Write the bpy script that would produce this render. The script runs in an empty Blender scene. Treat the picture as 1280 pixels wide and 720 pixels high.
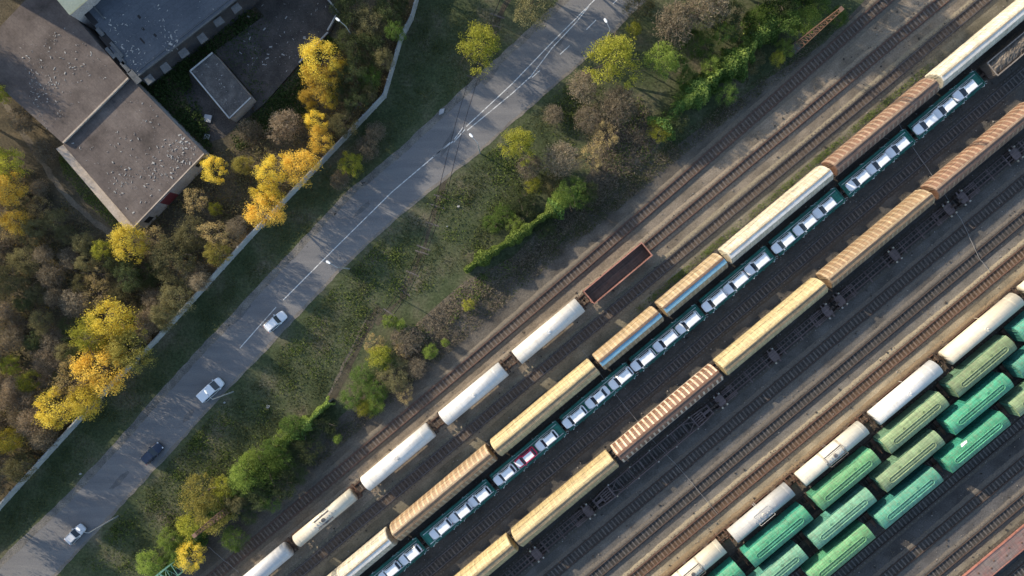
import bpy, math, random
import numpy as np
from mathutils import Vector, Matrix
random.seed(7)
RNG = np.random.default_rng(7)
SC = bpy.context.scene
COL = SC.collection

# ------------------------------------------------------------------ camera, sky, sun, exposure
H = 122.0                     # flying height (m)
S = 7.0                       # photo pixels per metre on the ground
cam_d = bpy.data.cameras.new('camera'); cam = bpy.data.objects.new('camera', cam_d); COL.objects.link(cam)
cam.location = (0, 0, H); cam.rotation_euler = (0, 0, 0)
cam_d.sensor_width = 36.0; cam_d.lens = 18.0*H/(640.0/S)
cam_d.clip_start = 1.0; cam_d.clip_end = 3000
SC.camera = cam

SUN_EL = math.radians(19.5)
SUN_AZ = math.radians(300.0)   # compass style: from +Y towards +X
world = bpy.data.worlds.new('World'); SC.world = world; world.use_nodes = True
wn = world.node_tree.nodes; wl = world.node_tree.links
bg = wn['Background']; bg.inputs[1].default_value = 0.145
sky = wn.new('ShaderNodeTexSky'); sky.sky_type = 'NISHITA'; sky.sun_disc = False
sky.sun_elevation = SUN_EL; sky.sun_rotation = SUN_AZ
wl.new(sky.outputs[0], bg.inputs[0])
sd = bpy.data.lights.new('sun', 'SUN'); so = bpy.data.objects.new('sun', sd); COL.objects.link(so)
sd.energy = 3.7; sd.angle = math.radians(0.6); sd.color = (1.0, 0.86, 0.66)
sdir = Vector((math.sin(SUN_AZ)*math.cos(SUN_EL), math.cos(SUN_AZ)*math.cos(SUN_EL), math.sin(SUN_EL)))
so.rotation_euler = sdir.to_track_quat('Z', 'Y').to_euler()
so.location = (-60, 40, 60)
vs = SC.view_settings
vs.view_transform = 'Standard'; vs.look = 'None'; vs.gamma = 1.0; vs.use_curve_mapping = False
vs.exposure = 1.0

# ------------------------------------------------------------------ coordinates
TH = math.radians(39.9); CT, ST = math.cos(TH), math.sin(TH)
def G(px, py, z=0.0):
    k = (H - z)/H/S
    return Vector(((px-640)*k, (360-py)*k, z))
def UV(u, v, z=0.0):
    return Vector(((u*CT + v*ST)/S, (u*ST - v*CT)/S, z))

# ------------------------------------------------------------------ materials
def new_mat(name):
    m = bpy.data.materials.new(name); m.use_nodes = True
    nt = m.node_tree; b = nt.nodes['Principled BSDF']
    return m, nt, b
def c4(c): return (c[0], c[1], c[2], 1.0)
def mixc(nt, a, b, fac, mode='MIX'):
    n = nt.nodes.new('ShaderNodeMix'); n.data_type = 'RGBA'; n.blend_type = mode
    for sock, val in ((6, a), (7, b), (0, fac)):
        if isinstance(val, (tuple, list)): n.inputs[sock].default_value = c4(val)
        elif isinstance(val, (int, float)): n.inputs[sock].default_value = val
        else: nt.links.new(val, n.inputs[sock])
    return n.outputs[2]
def noise(nt, vec, scale, detail=6, rough=0.6):
    n = nt.nodes.new('ShaderNodeTexNoise'); n.inputs['Scale'].default_value = scale
    n.inputs['Detail'].default_value = detail; n.inputs['Roughness'].default_value = rough
    if vec is not None: nt.links.new(vec, n.inputs['Vector'])
    return n.outputs[0]
def ramp(nt, fac, stops):
    r = nt.nodes.new('ShaderNodeValToRGB'); e = r.color_ramp.elements
    while len(e) < len(stops): e.new(0.5)
    for el, (p, c) in zip(e, stops):
        el.position = p; el.color = c4(c) if isinstance(c, (tuple, list)) else (c, c, c, 1)
    nt.links.new(fac, r.inputs[0]); return r.outputs[0]
def coords(nt, kind='Object'):
    t = nt.nodes.new('ShaderNodeTexCoord'); return t.outputs[kind]
def objrand(nt):
    return nt.nodes.new('ShaderNodeObjectInfo').outputs['Random']
def bump(nt, b, h, strength, dist=0.05):
    n = nt.nodes.new('ShaderNodeBump'); n.inputs['Strength'].default_value = strength; n.inputs['Distance'].default_value = dist
    nt.links.new(h, n.inputs['Height']); nt.links.new(n.outputs[0], b.inputs['Normal'])

def paint(name, c1, c2=None, dirt=(0.09, 0.06, 0.04), amt=0.35, rough=0.55, metal=0.0, scale=1.2, shift=False, streak=0.0):
    """weathered paint: two tones, patches of dirt and fine streaks"""
    m, nt, b = new_mat(name)
    v = coords(nt); vv = v
    if shift:
        a = nt.nodes.new('ShaderNodeVectorMath'); a.operation = 'ADD'
        cb = nt.nodes.new('ShaderNodeCombineXYZ'); ml = nt.nodes.new('ShaderNodeMath'); ml.operation = 'MULTIPLY'; ml.inputs[1].default_value = 91.0
        nt.links.new(objrand(nt), ml.inputs[0]); nt.links.new(ml.outputs[0], cb.inputs[0]); nt.links.new(ml.outputs[0], cb.inputs[1])
        nt.links.new(v, a.inputs[0]); nt.links.new(cb.outputs[0], a.inputs[1]); vv = a.outputs[0]
    c2 = c2 or tuple(x*0.75 for x in c1)
    base = mixc(nt, c1, c2, ramp(nt, noise(nt, vv, scale*0.5, 5), [(0.35, 0.0), (0.65, 1.0)]))
    d = ramp(nt, noise(nt, vv, scale*2.3, 8, 0.7), [(0.62-amt*0.5, 0.0), (0.80, 1.0)])
    mm = nt.nodes.new('ShaderNodeMath'); mm.operation = 'MULTIPLY'; mm.inputs[1].default_value = min(1.0, amt*2)
    nt.links.new(d, mm.inputs[0])
    col = mixc(nt, base, dirt, mm.outputs[0])
    if streak:
        mp = nt.nodes.new('ShaderNodeMapping'); mp.inputs['Scale'].default_value = (0.22, 3.2, 1.6); nt.links.new(vv, mp.inputs['Vector'])
        sf = ramp(nt, noise(nt, mp.outputs[0], 1.3, 7, 0.7), [(0.32, 1-streak), (0.68, 1+streak)])
        col = mixc(nt, col, sf, 1.0, 'MULTIPLY')
        mp2 = nt.nodes.new('ShaderNodeMapping'); mp2.inputs['Scale'].default_value = (3.0, 0.3, 0.3); nt.links.new(vv, mp2.inputs['Vector'])
        sf2 = ramp(nt, noise(nt, mp2.outputs[0], 1.1, 5, 0.7), [(0.34, 1-streak*0.6), (0.66, 1+streak*0.5)])
        col = mixc(nt, col, sf2, 1.0, 'MULTIPLY')
    if shift: col = mixc(nt, col, ramp(nt, objrand(nt), [(0.0, (0.80, 0.78, 0.76)), (0.35, (1.0, 0.97, 0.92)), (0.7, (0.93, 0.95, 0.97)), (1.0, (1.10, 1.07, 1.02))]), 1.0, 'MULTIPLY')
    nt.links.new(col, b.inputs['Base Color'])
    b.inputs['Roughness'].default_value = rough; b.inputs['Metallic'].default_value = metal
    return m
def plain(name, c, rough=0.5, metal=0.0):
    m, nt, b = new_mat(name); b.inputs['Base Color'].default_value = c4(c)
    b.inputs['Roughness'].default_value = rough; b.inputs['Metallic'].default_value = metal
    return m
def ground(name, stops, scale, fine=9.0, fine_amt=0.5, rough=0.95, spots=None, bstr=0.5, kind='Object', stretch=None):
    m, nt, b = new_mat(name); v = coords(nt, kind)
    if stretch:
        mp = nt.nodes.new('ShaderNodeMapping'); mp.inputs['Rotation'].default_value = (0, 0, stretch[0]); mp.inputs['Scale'].default_value = (stretch[1], stretch[2], 1)
        nt.links.new(v, mp.inputs['Vector']); v2 = mp.outputs[0]
    else: v2 = v
    col = ramp(nt, noise(nt, v2, scale, 9, 0.62), stops)
    f = ramp(nt, noise(nt, v, fine, 6, 0.75), [(0.3, 1-fine_amt), (0.7, 1+fine_amt)])
    col = mixc(nt, col, f, 1.0, 'MULTIPLY')
    if spots:
        s = ramp(nt, noise(nt, v, spots[1], 3, 0.8), [(spots[2], 0.0), (spots[2]+0.06, 1.0)])
        col = mixc(nt, col, spots[0], s)
    nt.links.new(col, b.inputs['Base Color']); b.inputs['Roughness'].default_value = rough
    b.inputs['Specular IOR Level'].default_value = 0.15
    if bstr: bump(nt, b, noise(nt, v, fine*0.7, 5, 0.7), bstr, 0.12)
    return m
def leafmat(name, c1, c2, trans=0.3, var=0.35):
    m, nt, b = new_mat(name); nt.nodes.remove(b)
    at = nt.nodes.new('ShaderNodeAttribute'); at.attribute_name = 'rnd'
    col = mixc(nt, c1, c2, at.outputs['Fac'])
    r = ramp(nt, objrand(nt), [(0.0, 1-var), (1.0, 1+var)])
    col = mixc(nt, col, r, 1.0, 'MULTIPLY')
    d = nt.nodes.new('ShaderNodeBsdfDiffuse'); t = nt.nodes.new('ShaderNodeBsdfTranslucent'); mx = nt.nodes.new('ShaderNodeMixShader')
    nt.links.new(col, d.inputs[0]); nt.links.new(col, t.inputs[0]); mx.inputs[0].default_value = trans
    nt.links.new(d.outputs[0], mx.inputs[1]); nt.links.new(t.outputs[0], mx.inputs[2])
    nt.links.new(mx.outputs[0], nt.nodes['Material Output'].inputs[0])
    return m

# ------------------------------------------------------------------ mesh builder
class MB:
    def __init__(s): s.v = []; s.f = []; s.m = []; s.sm = []
    def add(s, vs, fs, mi=0, smooth=False):
        o = len(s.v); s.v += [tuple(p) for p in vs]
        for f in fs: s.f.append(tuple(i+o for i in f)); s.m.append(mi); s.sm.append(smooth)
    def box(s, x0, x1, y0, y1, z0, z1, mi=0):
        s.add([(x0,y0,z0),(x1,y0,z0),(x1,y1,z0),(x0,y1,z0),(x0,y0,z1),(x1,y0,z1),(x1,y1,z1),(x0,y1,z1)],
              [(0,3,2,1),(4,5,6,7),(0,1,5,4),(1,2,6,5),(2,3,7,6),(3,0,4,7)], mi)
    def bar(s, p0, p1, w, h=None, mi=0):
        h = h or w; a = Vector(p0); b = Vector(p1); d = (b-a).normalized()
        up = Vector((0,0,1)) if abs(d.z) < 0.95 else Vector((1,0,0))
        sx = d.cross(up).normalized()*(w/2); sy = sx.cross(d).normalized()*(h/2)
        s.add([a-sx-sy, a+sx-sy, a+sx+sy, a-sx+sy, b-sx-sy, b+sx-sy, b+sx+sy, b-sx+sy],
              [(0,1,2,3),(7,6,5,4),(0,4,5,1),(1,5,6,2),(2,6,7,3),(3,7,4,0)], mi)
    def tube(s, pts, rads, n=8, mi=0, cap=True, smooth=True):
        rings = []; pts = [Vector(p) for p in pts]
        for i, p in enumerate(pts):
            d = (pts[min(i+1, len(pts)-1)] - pts[max(i-1, 0)]).normalized()
            up = Vector((0,0,1)) if abs(d.z) < 0.9 else Vector((1,0,0))
            a = d.cross(up).normalized(); b = a.cross(d).normalized()
            rings.append([p + (a*math.cos(2*math.pi*k/n) + b*math.sin(2*math.pi*k/n))*rads[i] for k in range(n)])
        vs = [q for r in rings for q in r]; fs = []
        for i in range(len(rings)-1):
            for k in range(n):
                fs.append((i*n+k, i*n+(k+1)%n, (i+1)*n+(k+1)%n, (i+1)*n+k))
        s.add(vs, fs, mi, smooth)
        if cap:
            s.add(rings[0], [tuple(range(n))], mi); s.add(rings[-1], [tuple(reversed(range(n)))], mi)
    def loft(s, secs, mi=0, closed=True, cap=True, smooth=False):
        n = len(secs[0]); vs = [q for r in secs for q in r]; fs = []
        for i in range(len(secs)-1):
            for k in range(n if closed else n-1):
                fs.append((i*n+k, i*n+(k+1)%n, (i+1)*n+(k+1)%n, (i+1)*n+k))
        s.add(vs, fs, mi, smooth)
        if cap:
            s.add(secs[0], [tuple(reversed(range(n)))], mi); s.add(secs[-1], [tuple(range(n))], mi)
    def poly(s, pts, z, mi=0):
        s.add([(p[0], p[1], z) for p in pts], [tuple(range(len(pts)))], mi)
    def prism(s, pts, z0, z1, mi=0, mtop=None):
        n = len(pts)
        s.add([(p[0],p[1],z0) for p in pts] + [(p[0],p[1],z1) for p in pts],
              [(k, (k+1)%n, n+(k+1)%n, n+k) for k in range(n)], mi)
        s.add([(p[0],p[1],z1) for p in pts], [tuple(range(n))], mi if mtop is None else mtop)
    def plate(s, q, th=0.012, mi=0):
        q = [Vector(p) for p in q]; n = (q[1]-q[0]).cross(q[3]-q[0]).normalized()*th
        s.add([*q, *[p+n for p in q]], [(3,2,1,0),(4,5,6,7),(0,1,5,4),(1,2,6,5),(2,3,7,6),(3,0,4,7)], mi)
    def build(s, name, mats, parent=None, fix=True):
        me = bpy.data.meshes.new(name); me.from_pydata(s.v, [], s.f)
        for m in (mats if isinstance(mats, (list, tuple)) else [mats]): me.materials.append(m)
        me.polygons.foreach_set('material_index', s.m); me.polygons.foreach_set('use_smooth', s.sm)
        if fix:
            import bmesh
            bm = bmesh.new(); bm.from_mesh(me); bmesh.ops.recalc_face_normals(bm, faces=bm.faces); bm.to_mesh(me); bm.free()
        me.update()
        o = bpy.data.objects.new(name, me); COL.objects.link(o)
        if parent: o.parent = parent
        return o
def part(name, me, parent, loc=None, rot=None, scale=None):
    o = bpy.data.objects.new(name, me); COL.objects.link(o); o.parent = parent
    if loc is not None: o.location = loc
    if rot is not None: o.rotation_euler = rot
    if scale is not None: o.scale = scale
    return o
def thing(name, label, cat, loc=(0,0,0), rz=0.0, group=None):
    o = bpy.data.objects.new(name, None); COL.objects.link(o); o.empty_display_size = 0.5
    o.location = loc; o.rotation_euler = (0, 0, rz); tag(o, label, cat, group); return o
def tag(o, label=None, cat=None, group=None, kind=None):
    if label: o['label'] = label
    if cat: o['category'] = cat
    if group: o['group'] = group
    if kind: o['kind'] = kind
    return o
def kids(o): return [c for c in bpy.data.objects if c.parent == o]
CH = {}
def copy_tree(o, parent=None):
    c = o.copy(); COL.objects.link(c); c.parent = parent
    for ch in o.children: copy_tree(ch, c)
    return c
def remat(root, swaps):
    """give a copied thing its own paint: swaps {part name: [materials]}"""
    for ch in [root] + list(root.children):
        base = ch.name.split('.')[0]
        if base in swaps and ch.data:
            me = ch.data.copy(); me.materials.clear()
            for m in swaps[base]: me.materials.append(m)
            ch.data = me

def leaf_mesh(name, P, size, mat, up=0.5, aspect=0.6, dirs=None, mats_idx=None):
    """rhombic leaf faces at points P (N,3)"""
    N = len(P); size = np.broadcast_to(np.asarray(size, float), (N,))
    n = RNG.normal(size=(N, 3)); n /= np.linalg.norm(n, axis=1)[:, None]
    n[:, 2] = np.abs(n[:, 2]) + up; n /= np.linalg.norm(n, axis=1)[:, None]
    r = RNG.normal(size=(N, 3)) if dirs is None else dirs + 0.25*RNG.normal(size=(N, 3))
    a = r - (r*n).sum(1)[:, None]*n if dirs is None else r
    a /= np.linalg.norm(a, axis=1)[:, None]; b = np.cross(n, a); b /= np.linalg.norm(b, axis=1)[:, None]+1e-9
    a = a*size[:, None]*0.5; b = b*size[:, None]*0.5*aspect
    V = np.stack([P-a, P+b, P+a, P-b], 1).reshape(-1, 3).astype(np.float32)
    me = bpy.data.meshes.new(name)
    me.vertices.add(4*N); me.vertices.foreach_set('co', V.ravel())
    me.loops.add(4*N); me.loops.foreach_set('vertex_index', np.arange(4*N, dtype=np.int32))
    me.polygons.add(N); me.polygons.foreach_set('loop_start', np.arange(0, 4*N, 4, dtype=np.int32))
    me.materials.append(mat)
    at = me.attributes.new('rnd', 'FLOAT', 'FACE'); at.data.foreach_set('value', RNG.random(N).astype(np.float32))
    me.update(calc_edges=True); me.validate()
    return me

def inpoly(px, py, poly):
    c = False; j = len(poly)-1
    for i in range(len(poly)):
        xi, yi = poly[i]; xj, yj = poly[j]
        if (yi > py) != (yj > py) and px < (xj-xi)*(py-yi)/(yj-yi)+xi: c = not c
        j = i
    return c
def scatter(poly, n, rnd=random):
    xs = [p[0] for p in poly]; ys = [p[1] for p in poly]; out = []
    while len(out) < n:
        x = rnd.uniform(min(xs), max(xs)); y = rnd.uniform(min(ys), max(ys))
        if inpoly(x, y, poly): out.append((x, y))
    return out

# palette ------------------------------------------------------------------------------------
M_steel = paint('weathered steel', (0.05, 0.045, 0.045), (0.035, 0.03, 0.03), (0.11, 0.06, 0.035), 0.5, 0.7, 0.3)
M_rust = paint('rust brown steel', (0.11, 0.055, 0.035), (0.07, 0.04, 0.03), (0.16, 0.09, 0.05), 0.4, 0.8)
M_frame = paint('dirty underframe', (0.05, 0.035, 0.028), (0.03, 0.025, 0.022), (0.12, 0.07, 0.04), 0.4, 0.8)
M_rail = paint('rail steel', (0.06, 0.042, 0.035), (0.045, 0.03, 0.026), (0.09, 0.065, 0.05), 0.4, 0.6, 0.2)
M_railshine = paint('worn rail steel', (0.16, 0.14, 0.13), (0.10, 0.08, 0.07), (0.08, 0.05, 0.04), 0.3, 0.35, 0.8)
M_sleep = paint('grey timber', (0.12, 0.105, 0.095), (0.07, 0.06, 0.055), (0.20, 0.18, 0.165), 0.4, 0.9, 0, 2.0, True)
M_sleep_conc = paint('pale sleeper', (0.155, 0.128, 0.108), (0.095, 0.076, 0.064), (0.22, 0.19, 0.165), 0.4, 0.9, 0, 2.0, True)
M_glass = plain('tinted glass', (0.028, 0.036, 0.050), 0.12)
M_tyre = plain('rubber', (0.02, 0.02, 0.02), 0.9)
M_rim = plain('alloy rim', (0.45, 0.45, 0.46), 0.35, 0.8)
M_lamp = plain('headlamp lens', (0.6, 0.62, 0.64), 0.1)
M_tail = plain('tail lamp lens', (0.35, 0.02, 0.02), 0.2)
M_galv = paint('galvanised steel', (0.42, 0.43, 0.44), (0.33, 0.34, 0.35), (0.25, 0.22, 0.2), 0.2, 0.5, 0.3)
M_white = plain('white marking', (0.75, 0.75, 0.72), 0.7)

# ------------------------------------------------------------------ ground
def sheet(name, pts, z, mat):
    mb = MB(); mb.poly(pts, z); return tag(mb.build(name, mat), kind='structure')
M_grass = ground('rough grass', [(0.28, (0.040, 0.052, 0.026)), (0.44, (0.058, 0.073, 0.034)), (0.55, (0.082, 0.090, 0.048)), (0.68, (0.135, 0.118, 0.08))], 0.14, 2.2, 0.55,
                 spots=((0.16, 0.13, 0.09), 1.6, 0.70))
g = sheet('ground', [(-900, -900), (900, -900), (900, 900), (-900, 900)], 0.0, M_grass)

def pg(l, z=0): return [(G(x, y).x, G(x, y).y) for x, y in l]
# woodland floor, left of the concrete wall
M_floor = ground('woodland floor', [(0.3, (0.050, 0.044, 0.030)), (0.5, (0.085, 0.072, 0.048)), (0.7, (0.14, 0.11, 0.068))], 0.35, 3.0, 0.6,
                 spots=((0.22, 0.15, 0.04), 3.5, 0.66))
sheet('woodland_floor', pg([(-300, 900), (0, 637), (143, 480), (197, 427), (315, 297), (408, 200), (482, 122), (503, 50), (523, 0), (540, -200), (-300, -200)]), 0.004, M_floor)
# yard: cinder and sand, coloured by strip
def yard_mat():
    m, nt, b = new_mat('yard ground'); v = coords(nt)
    sep = nt.nodes.new('ShaderNodeSeparateXYZ'); nt.links.new(v, sep.inputs[0])
    mp = nt.nodes.new('ShaderNodeMapping'); mp.inputs['Scale'].default_value = (0.12, 0.8, 1); nt.links.new(v, mp.inputs['Vector'])
    n1 = noise(nt, mp.outputs[0], 0.9, 6, 0.6)
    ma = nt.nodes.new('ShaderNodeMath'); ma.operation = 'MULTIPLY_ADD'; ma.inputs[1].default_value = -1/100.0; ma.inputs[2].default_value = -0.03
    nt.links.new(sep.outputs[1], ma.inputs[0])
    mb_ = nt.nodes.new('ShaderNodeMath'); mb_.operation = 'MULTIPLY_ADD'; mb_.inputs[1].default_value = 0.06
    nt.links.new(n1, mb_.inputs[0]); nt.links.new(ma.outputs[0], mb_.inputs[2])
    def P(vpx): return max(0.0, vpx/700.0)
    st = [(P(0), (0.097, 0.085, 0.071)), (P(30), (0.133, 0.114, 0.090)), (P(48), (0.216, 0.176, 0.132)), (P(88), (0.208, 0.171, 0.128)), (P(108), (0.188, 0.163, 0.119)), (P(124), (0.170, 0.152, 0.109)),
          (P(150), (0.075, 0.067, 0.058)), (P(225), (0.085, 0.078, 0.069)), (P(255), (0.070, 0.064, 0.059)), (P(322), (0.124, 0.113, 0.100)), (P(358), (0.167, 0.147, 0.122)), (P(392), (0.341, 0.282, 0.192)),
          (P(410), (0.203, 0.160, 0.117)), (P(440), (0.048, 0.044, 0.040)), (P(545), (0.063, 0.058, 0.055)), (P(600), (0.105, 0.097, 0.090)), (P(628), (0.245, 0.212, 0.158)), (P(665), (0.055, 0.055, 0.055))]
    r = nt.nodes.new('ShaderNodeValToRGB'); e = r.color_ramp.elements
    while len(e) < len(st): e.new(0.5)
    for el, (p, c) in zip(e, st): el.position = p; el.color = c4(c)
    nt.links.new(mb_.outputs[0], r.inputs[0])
    f = ramp(nt, noise(nt, v, 3.5, 8, 0.8), [(0.3, 0.55), (0.7, 1.45)])
    col = mixc(nt, r.outputs[0], f, 1.0, 'MULTIPLY')
    f2 = ramp(nt, noise(nt, v, 0.22, 5, 0.6), [(0.35, 0.7), (0.65, 1.25)])
    col = mixc(nt, col, f2, 1.0, 'MULTIPLY')
    s = ramp(nt, noise(nt, v, 9, 2, 0.8), [(0.70, 0.0), (0.76, 1.0)])
    col = mixc(nt, col, (0.30, 0.27, 0.23), s)
    nt.links.new(col, b.inputs['Base Color']); b.inputs['Roughness'].default_value = 0.95; b.inputs['Specular IOR Level'].default_value = 0.1
    bump(nt, b, noise(nt, v, 4.0, 6, 0.75), 0.6, 0.12)
    return m
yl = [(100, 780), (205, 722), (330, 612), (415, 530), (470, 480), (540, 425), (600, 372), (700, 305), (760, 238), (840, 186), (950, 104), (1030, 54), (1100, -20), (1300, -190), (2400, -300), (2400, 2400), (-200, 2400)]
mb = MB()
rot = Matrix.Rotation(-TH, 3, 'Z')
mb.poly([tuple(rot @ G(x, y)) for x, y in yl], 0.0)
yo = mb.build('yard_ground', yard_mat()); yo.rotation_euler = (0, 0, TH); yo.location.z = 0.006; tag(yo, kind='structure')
# dry verge between the overgrown wall and the first track
M_dry = ground('dry weeds ground', [(0.3, (0.055, 0.048, 0.034)), (0.5, (0.11, 0.095, 0.07)), (0.7, (0.17, 0.145, 0.105))], 0.5, 3.0, 0.6)
sheet('dry_verge', pg([(478, 470), (520, 405), (580, 352), (640, 322), (700, 262), (738, 215), (745, 150), (800, 150), (830, 172), (800, 215), (735, 270), (690, 312), (640, 345), (575, 398), (530, 445)]), 0.012, M_dry)

# ------------------------------------------------------------------ road
RL = [(-60, 770), (0, 703), (83, 623), (157, 543), (213, 479), (260, 428), (318, 367), (360, 322), (437, 240), (487, 200), (520, 170), (587, 107), (638, 61), (703, 0), (790, -80)]
RR = [(-20, 800), (70, 718), (113, 673), (190, 590), (263, 510), (320, 450), (367, 400), (420, 343), (487, 280), (535, 240), (597, 192), (638, 155), (733, 73), (807, 0), (890, -80)]
M_road = ground('old asphalt', [(0.26, (0.125, 0.124, 0.127)), (0.42, (0.158, 0.155, 0.156)), (0.55, (0.18, 0.175, 0.173)), (0.74, (0.225, 0.214, 0.202))], 0.5, 6.0, 0.26, 0.85, spots=((0.06, 0.058, 0.058), 0.45, 0.69), bstr=0.15, stretch=(-math.radians(43), 0.10, 1.0))
sheet('road', pg(RL + RR[::-1]), 0.016, M_road)
def strip(name, line, w0, w1, z, mat, jit=0.0):
    """a strip on the right of a pixel polyline, from w0 to w1 pixels, with an uneven edge"""
    P = [G(*p) for p in line]; a, b = [], []
    dense = []
    for i in range(len(P)-1):
        k = max(1, int((P[i+1]-P[i]).length/1.2))
        for j in range(k): dense.append(P[i].lerp(P[i+1], j/k))
    dense.append(P[-1])
    for i, p in enumerate(dense):
        d = (dense[min(i+1, len(dense)-1)]-dense[max(i-1, 0)]).normalized(); n = Vector((d.y, -d.x, 0))
        j0, j1 = (random.uniform(-jit, jit), random.uniform(-jit, jit))
        a.append(p+n*((w0+j0)/S)); b.append(p+n*((w1+j1)/S))
    mb = MB(); k = len(a)
    mb.add([(q.x, q.y, z) for q in a+b], [(i, i+1, k+i+1, k+i) for i in range(k-1)])
    return tag(mb.build(name, mat), kind='structure')
M_shoulder = ground('gravel shoulder', [(0.3, (0.10, 0.095, 0.09)), (0.5, (0.16, 0.15, 0.135)), (0.7, (0.23, 0.21, 0.18))], 0.5, 5.0, 0.5,
                    spots=((0.03, 0.03, 0.03), 0.55, 0.64))  # dark blots painted in for the kerb's shadow
strip('road_shoulder', RL, -3.0, 6.0, 0.020, M_shoulder, 0.8)
M_sandy = ground('sandy road edge', [(0.3, (0.13, 0.12, 0.11)), (0.5, (0.19, 0.17, 0.145)), (0.7, (0.25, 0.22, 0.18))], 0.3, 4.0, 0.3)
strip('road_edge', RR, -2.5, 1.0, 0.020, M_sandy, 0.9)
M_patch = ground('dark asphalt patch', [(0.3, (0.105, 0.104, 0.106)), (0.7, (0.14, 0.139, 0.139))], 0.8, 6.0, 0.3, 0.9, bstr=0.1)
for cx, cy, l_, w_, a_ in [(560, 178, 40, 7, 64), (452, 262, 30, 8, 44), (300, 395, 46, 6, 46), (612, 96, 34, 9, 48), (150, 600, 36, 8, 45), (700, 52, 26, 7, 48), (235, 520, 22, 9, 46)]:
    a_ = math.radians(a_); pts = []
    for k in range(14):
        t_ = 2*math.pi*k/14; ex, ey = math.cos(t_)*l_/2*random.uniform(0.7, 1.1), math.sin(t_)*w_/2*random.uniform(0.6, 1.2)
        pts.append((cx+ex*math.cos(a_)-ey*math.sin(a_), cy-ex*math.sin(a_)-ey*math.cos(a_)))
    sheet('road', pg(pts)[::-1], 0.018, M_patch)
M_line = ground('worn road paint', [(0.35, (0.30, 0.30, 0.30)), (0.5, (0.6, 0.6, 0.58)), (0.7, (0.72, 0.72, 0.70))], 1.5, 6.0, 0.2)
def line_mark(pts, w=0.16):
    P = [G(*p) for p in pts]; mbm = MB()
    for a, b in zip(P[:-1], P[1:]):
        d = (b-a).normalized(); n = Vector((-d.y, d.x, 0))*(w/2)
        mbm.add([(q.x, q.y, 0.024) for q in (a-n, b-n, b+n, a+n)], [(0, 1, 2, 3)])
    tag(mbm.build('road_marking', M_line), kind='structure')
for pts in ([(300, 435), (345, 384)], [(354, 375), (420, 309), (490, 240), (563, 178)], [(541, 196), (566, 177)],
            [(567, 178), (581, 162)], [(568, 174), (579, 159)], [(583, 158), (640, 105), (690, 53), (743, 0), (780, -36)], [(584, 163), (640, 117), (664, 95), (690, 60), (720, 28), (736, 8)],
            [(665, 97), (675, 88)], [(700, 68), (712, 57)], [(733, 37), (745, 25)], [(766, 5), (778, -7)]):
    line_mark(pts)
M_path = ground('trodden earth', [(0.3, (0.10, 0.085, 0.065)), (0.6, (0.17, 0.145, 0.11))], 0.4, 3.0, 0.4)
M_path2 = ground('dark trodden earth', [(0.3, (0.05, 0.043, 0.032)), (0.6, (0.085, 0.075, 0.052))], 0.4, 3.0, 0.4)
strip('path', [(-10, 105), (35, 175), (75, 235), (115, 275), (150, 300)], -3, 4, 0.010, M_path, 1.5)
strip('path', [(414, 502), (426, 478), (438, 455), (452, 425), (466, 398), (476, 385)], -5, 4, 0.011, M_path2, 1.5)
strip('path', [(411, 497), (422, 474), (434, 451), (448, 421), (460, 398)], -3, 0, 0.012, M_path, 1.0)
strip('path', [(640, -10), (612, 40), (596, 90), (570, 160), (552, 240), (530, 310), (500, 375), (470, 405)], -3, 3, 0.010, M_path2, 1.8)

# ------------------------------------------------------------------ railway tracks
RAILZ = 0.30
def sleeper_mesh(mat):
    mb = MB(); mb.box(-0.125, 0.125, -1.30, 1.30, 0.06, 0.20)
    o = mb.build('sleeper', mat); me = o.data; bpy.data.objects.remove(o); return me
SL_D, SL_L = sleeper_mesh(M_sleep), sleeper_mesh(M_sleep_conc)
M_sleep_rust = paint('rust stained timber', (0.19, 0.13, 0.095), (0.12, 0.082, 0.06), (0.26, 0.21, 0.165), 0.4, 0.9, 0, 2.0, True)
SL_R = sleeper_mesh(M_sleep_rust)
def ballast_mat(name, a, b_, edge):
    m = ground(name, [(0.3, a), (0.7, b_)], 1.2, 6.0, 0.6, bstr=0.6)
    nt = m.node_tree; b = nt.nodes['Principled BSDF']; src = b.inputs['Base Color'].links[0].from_socket
    at = nt.nodes.new('ShaderNodeAttribute'); at.attribute_name = 'edge'
    ma = nt.nodes.new('ShaderNodeMath'); ma.operation = 'MULTIPLY_ADD'; ma.inputs[1].default_value = 1.1
    nt.links.new(noise(nt, coords(nt), 1.6, 6, 0.7), ma.inputs[0]); nt.links.new(at.outputs['Fac'], ma.inputs[2])
    f = ramp(nt, ma.outputs[0], [(0.62, 0.0), (1.0, 1.0)])
    ec = mixc(nt, edge, ramp(nt, noise(nt, coords(nt), 3.5, 8, 0.8), [(0.3, 0.6), (0.7, 1.4)]), 1.0, 'MULTIPLY')
    nt.links.new(mixc(nt, src, ec, f), b.inputs['Base Color']); return m
_B = {}
def bal(kind, edge):
    a, b_ = {'dark': ((0.036, 0.033, 0.030), (0.072, 0.066, 0.059)), 'brown': ((0.066, 0.050, 0.040), (0.125, 0.096, 0.074)), 'rust': ((0.070, 0.045, 0.030), (0.13, 0.085, 0.056))}[kind]
    if (kind, edge) not in _B: _B[(kind, edge)] = ballast_mat(kind+' ballast', a, b_, edge)
    return _B[(kind, edge)]
B_brown = bal('brown', (0.225, 0.185, 0.138)); B_b1 = bal('brown', (0.15, 0.128, 0.10)); B_b3 = bal('brown', (0.205, 0.175, 0.125)); B_dark = bal('dark', (0.078, 0.068, 0.057)); B_gr = bal('dark', (0.125, 0.11, 0.093)); B_rust = bal('rust', (0.27, 0.225, 0.155)); B_r2 = bal('rust', (0.2, 0.15, 0.095))
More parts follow.
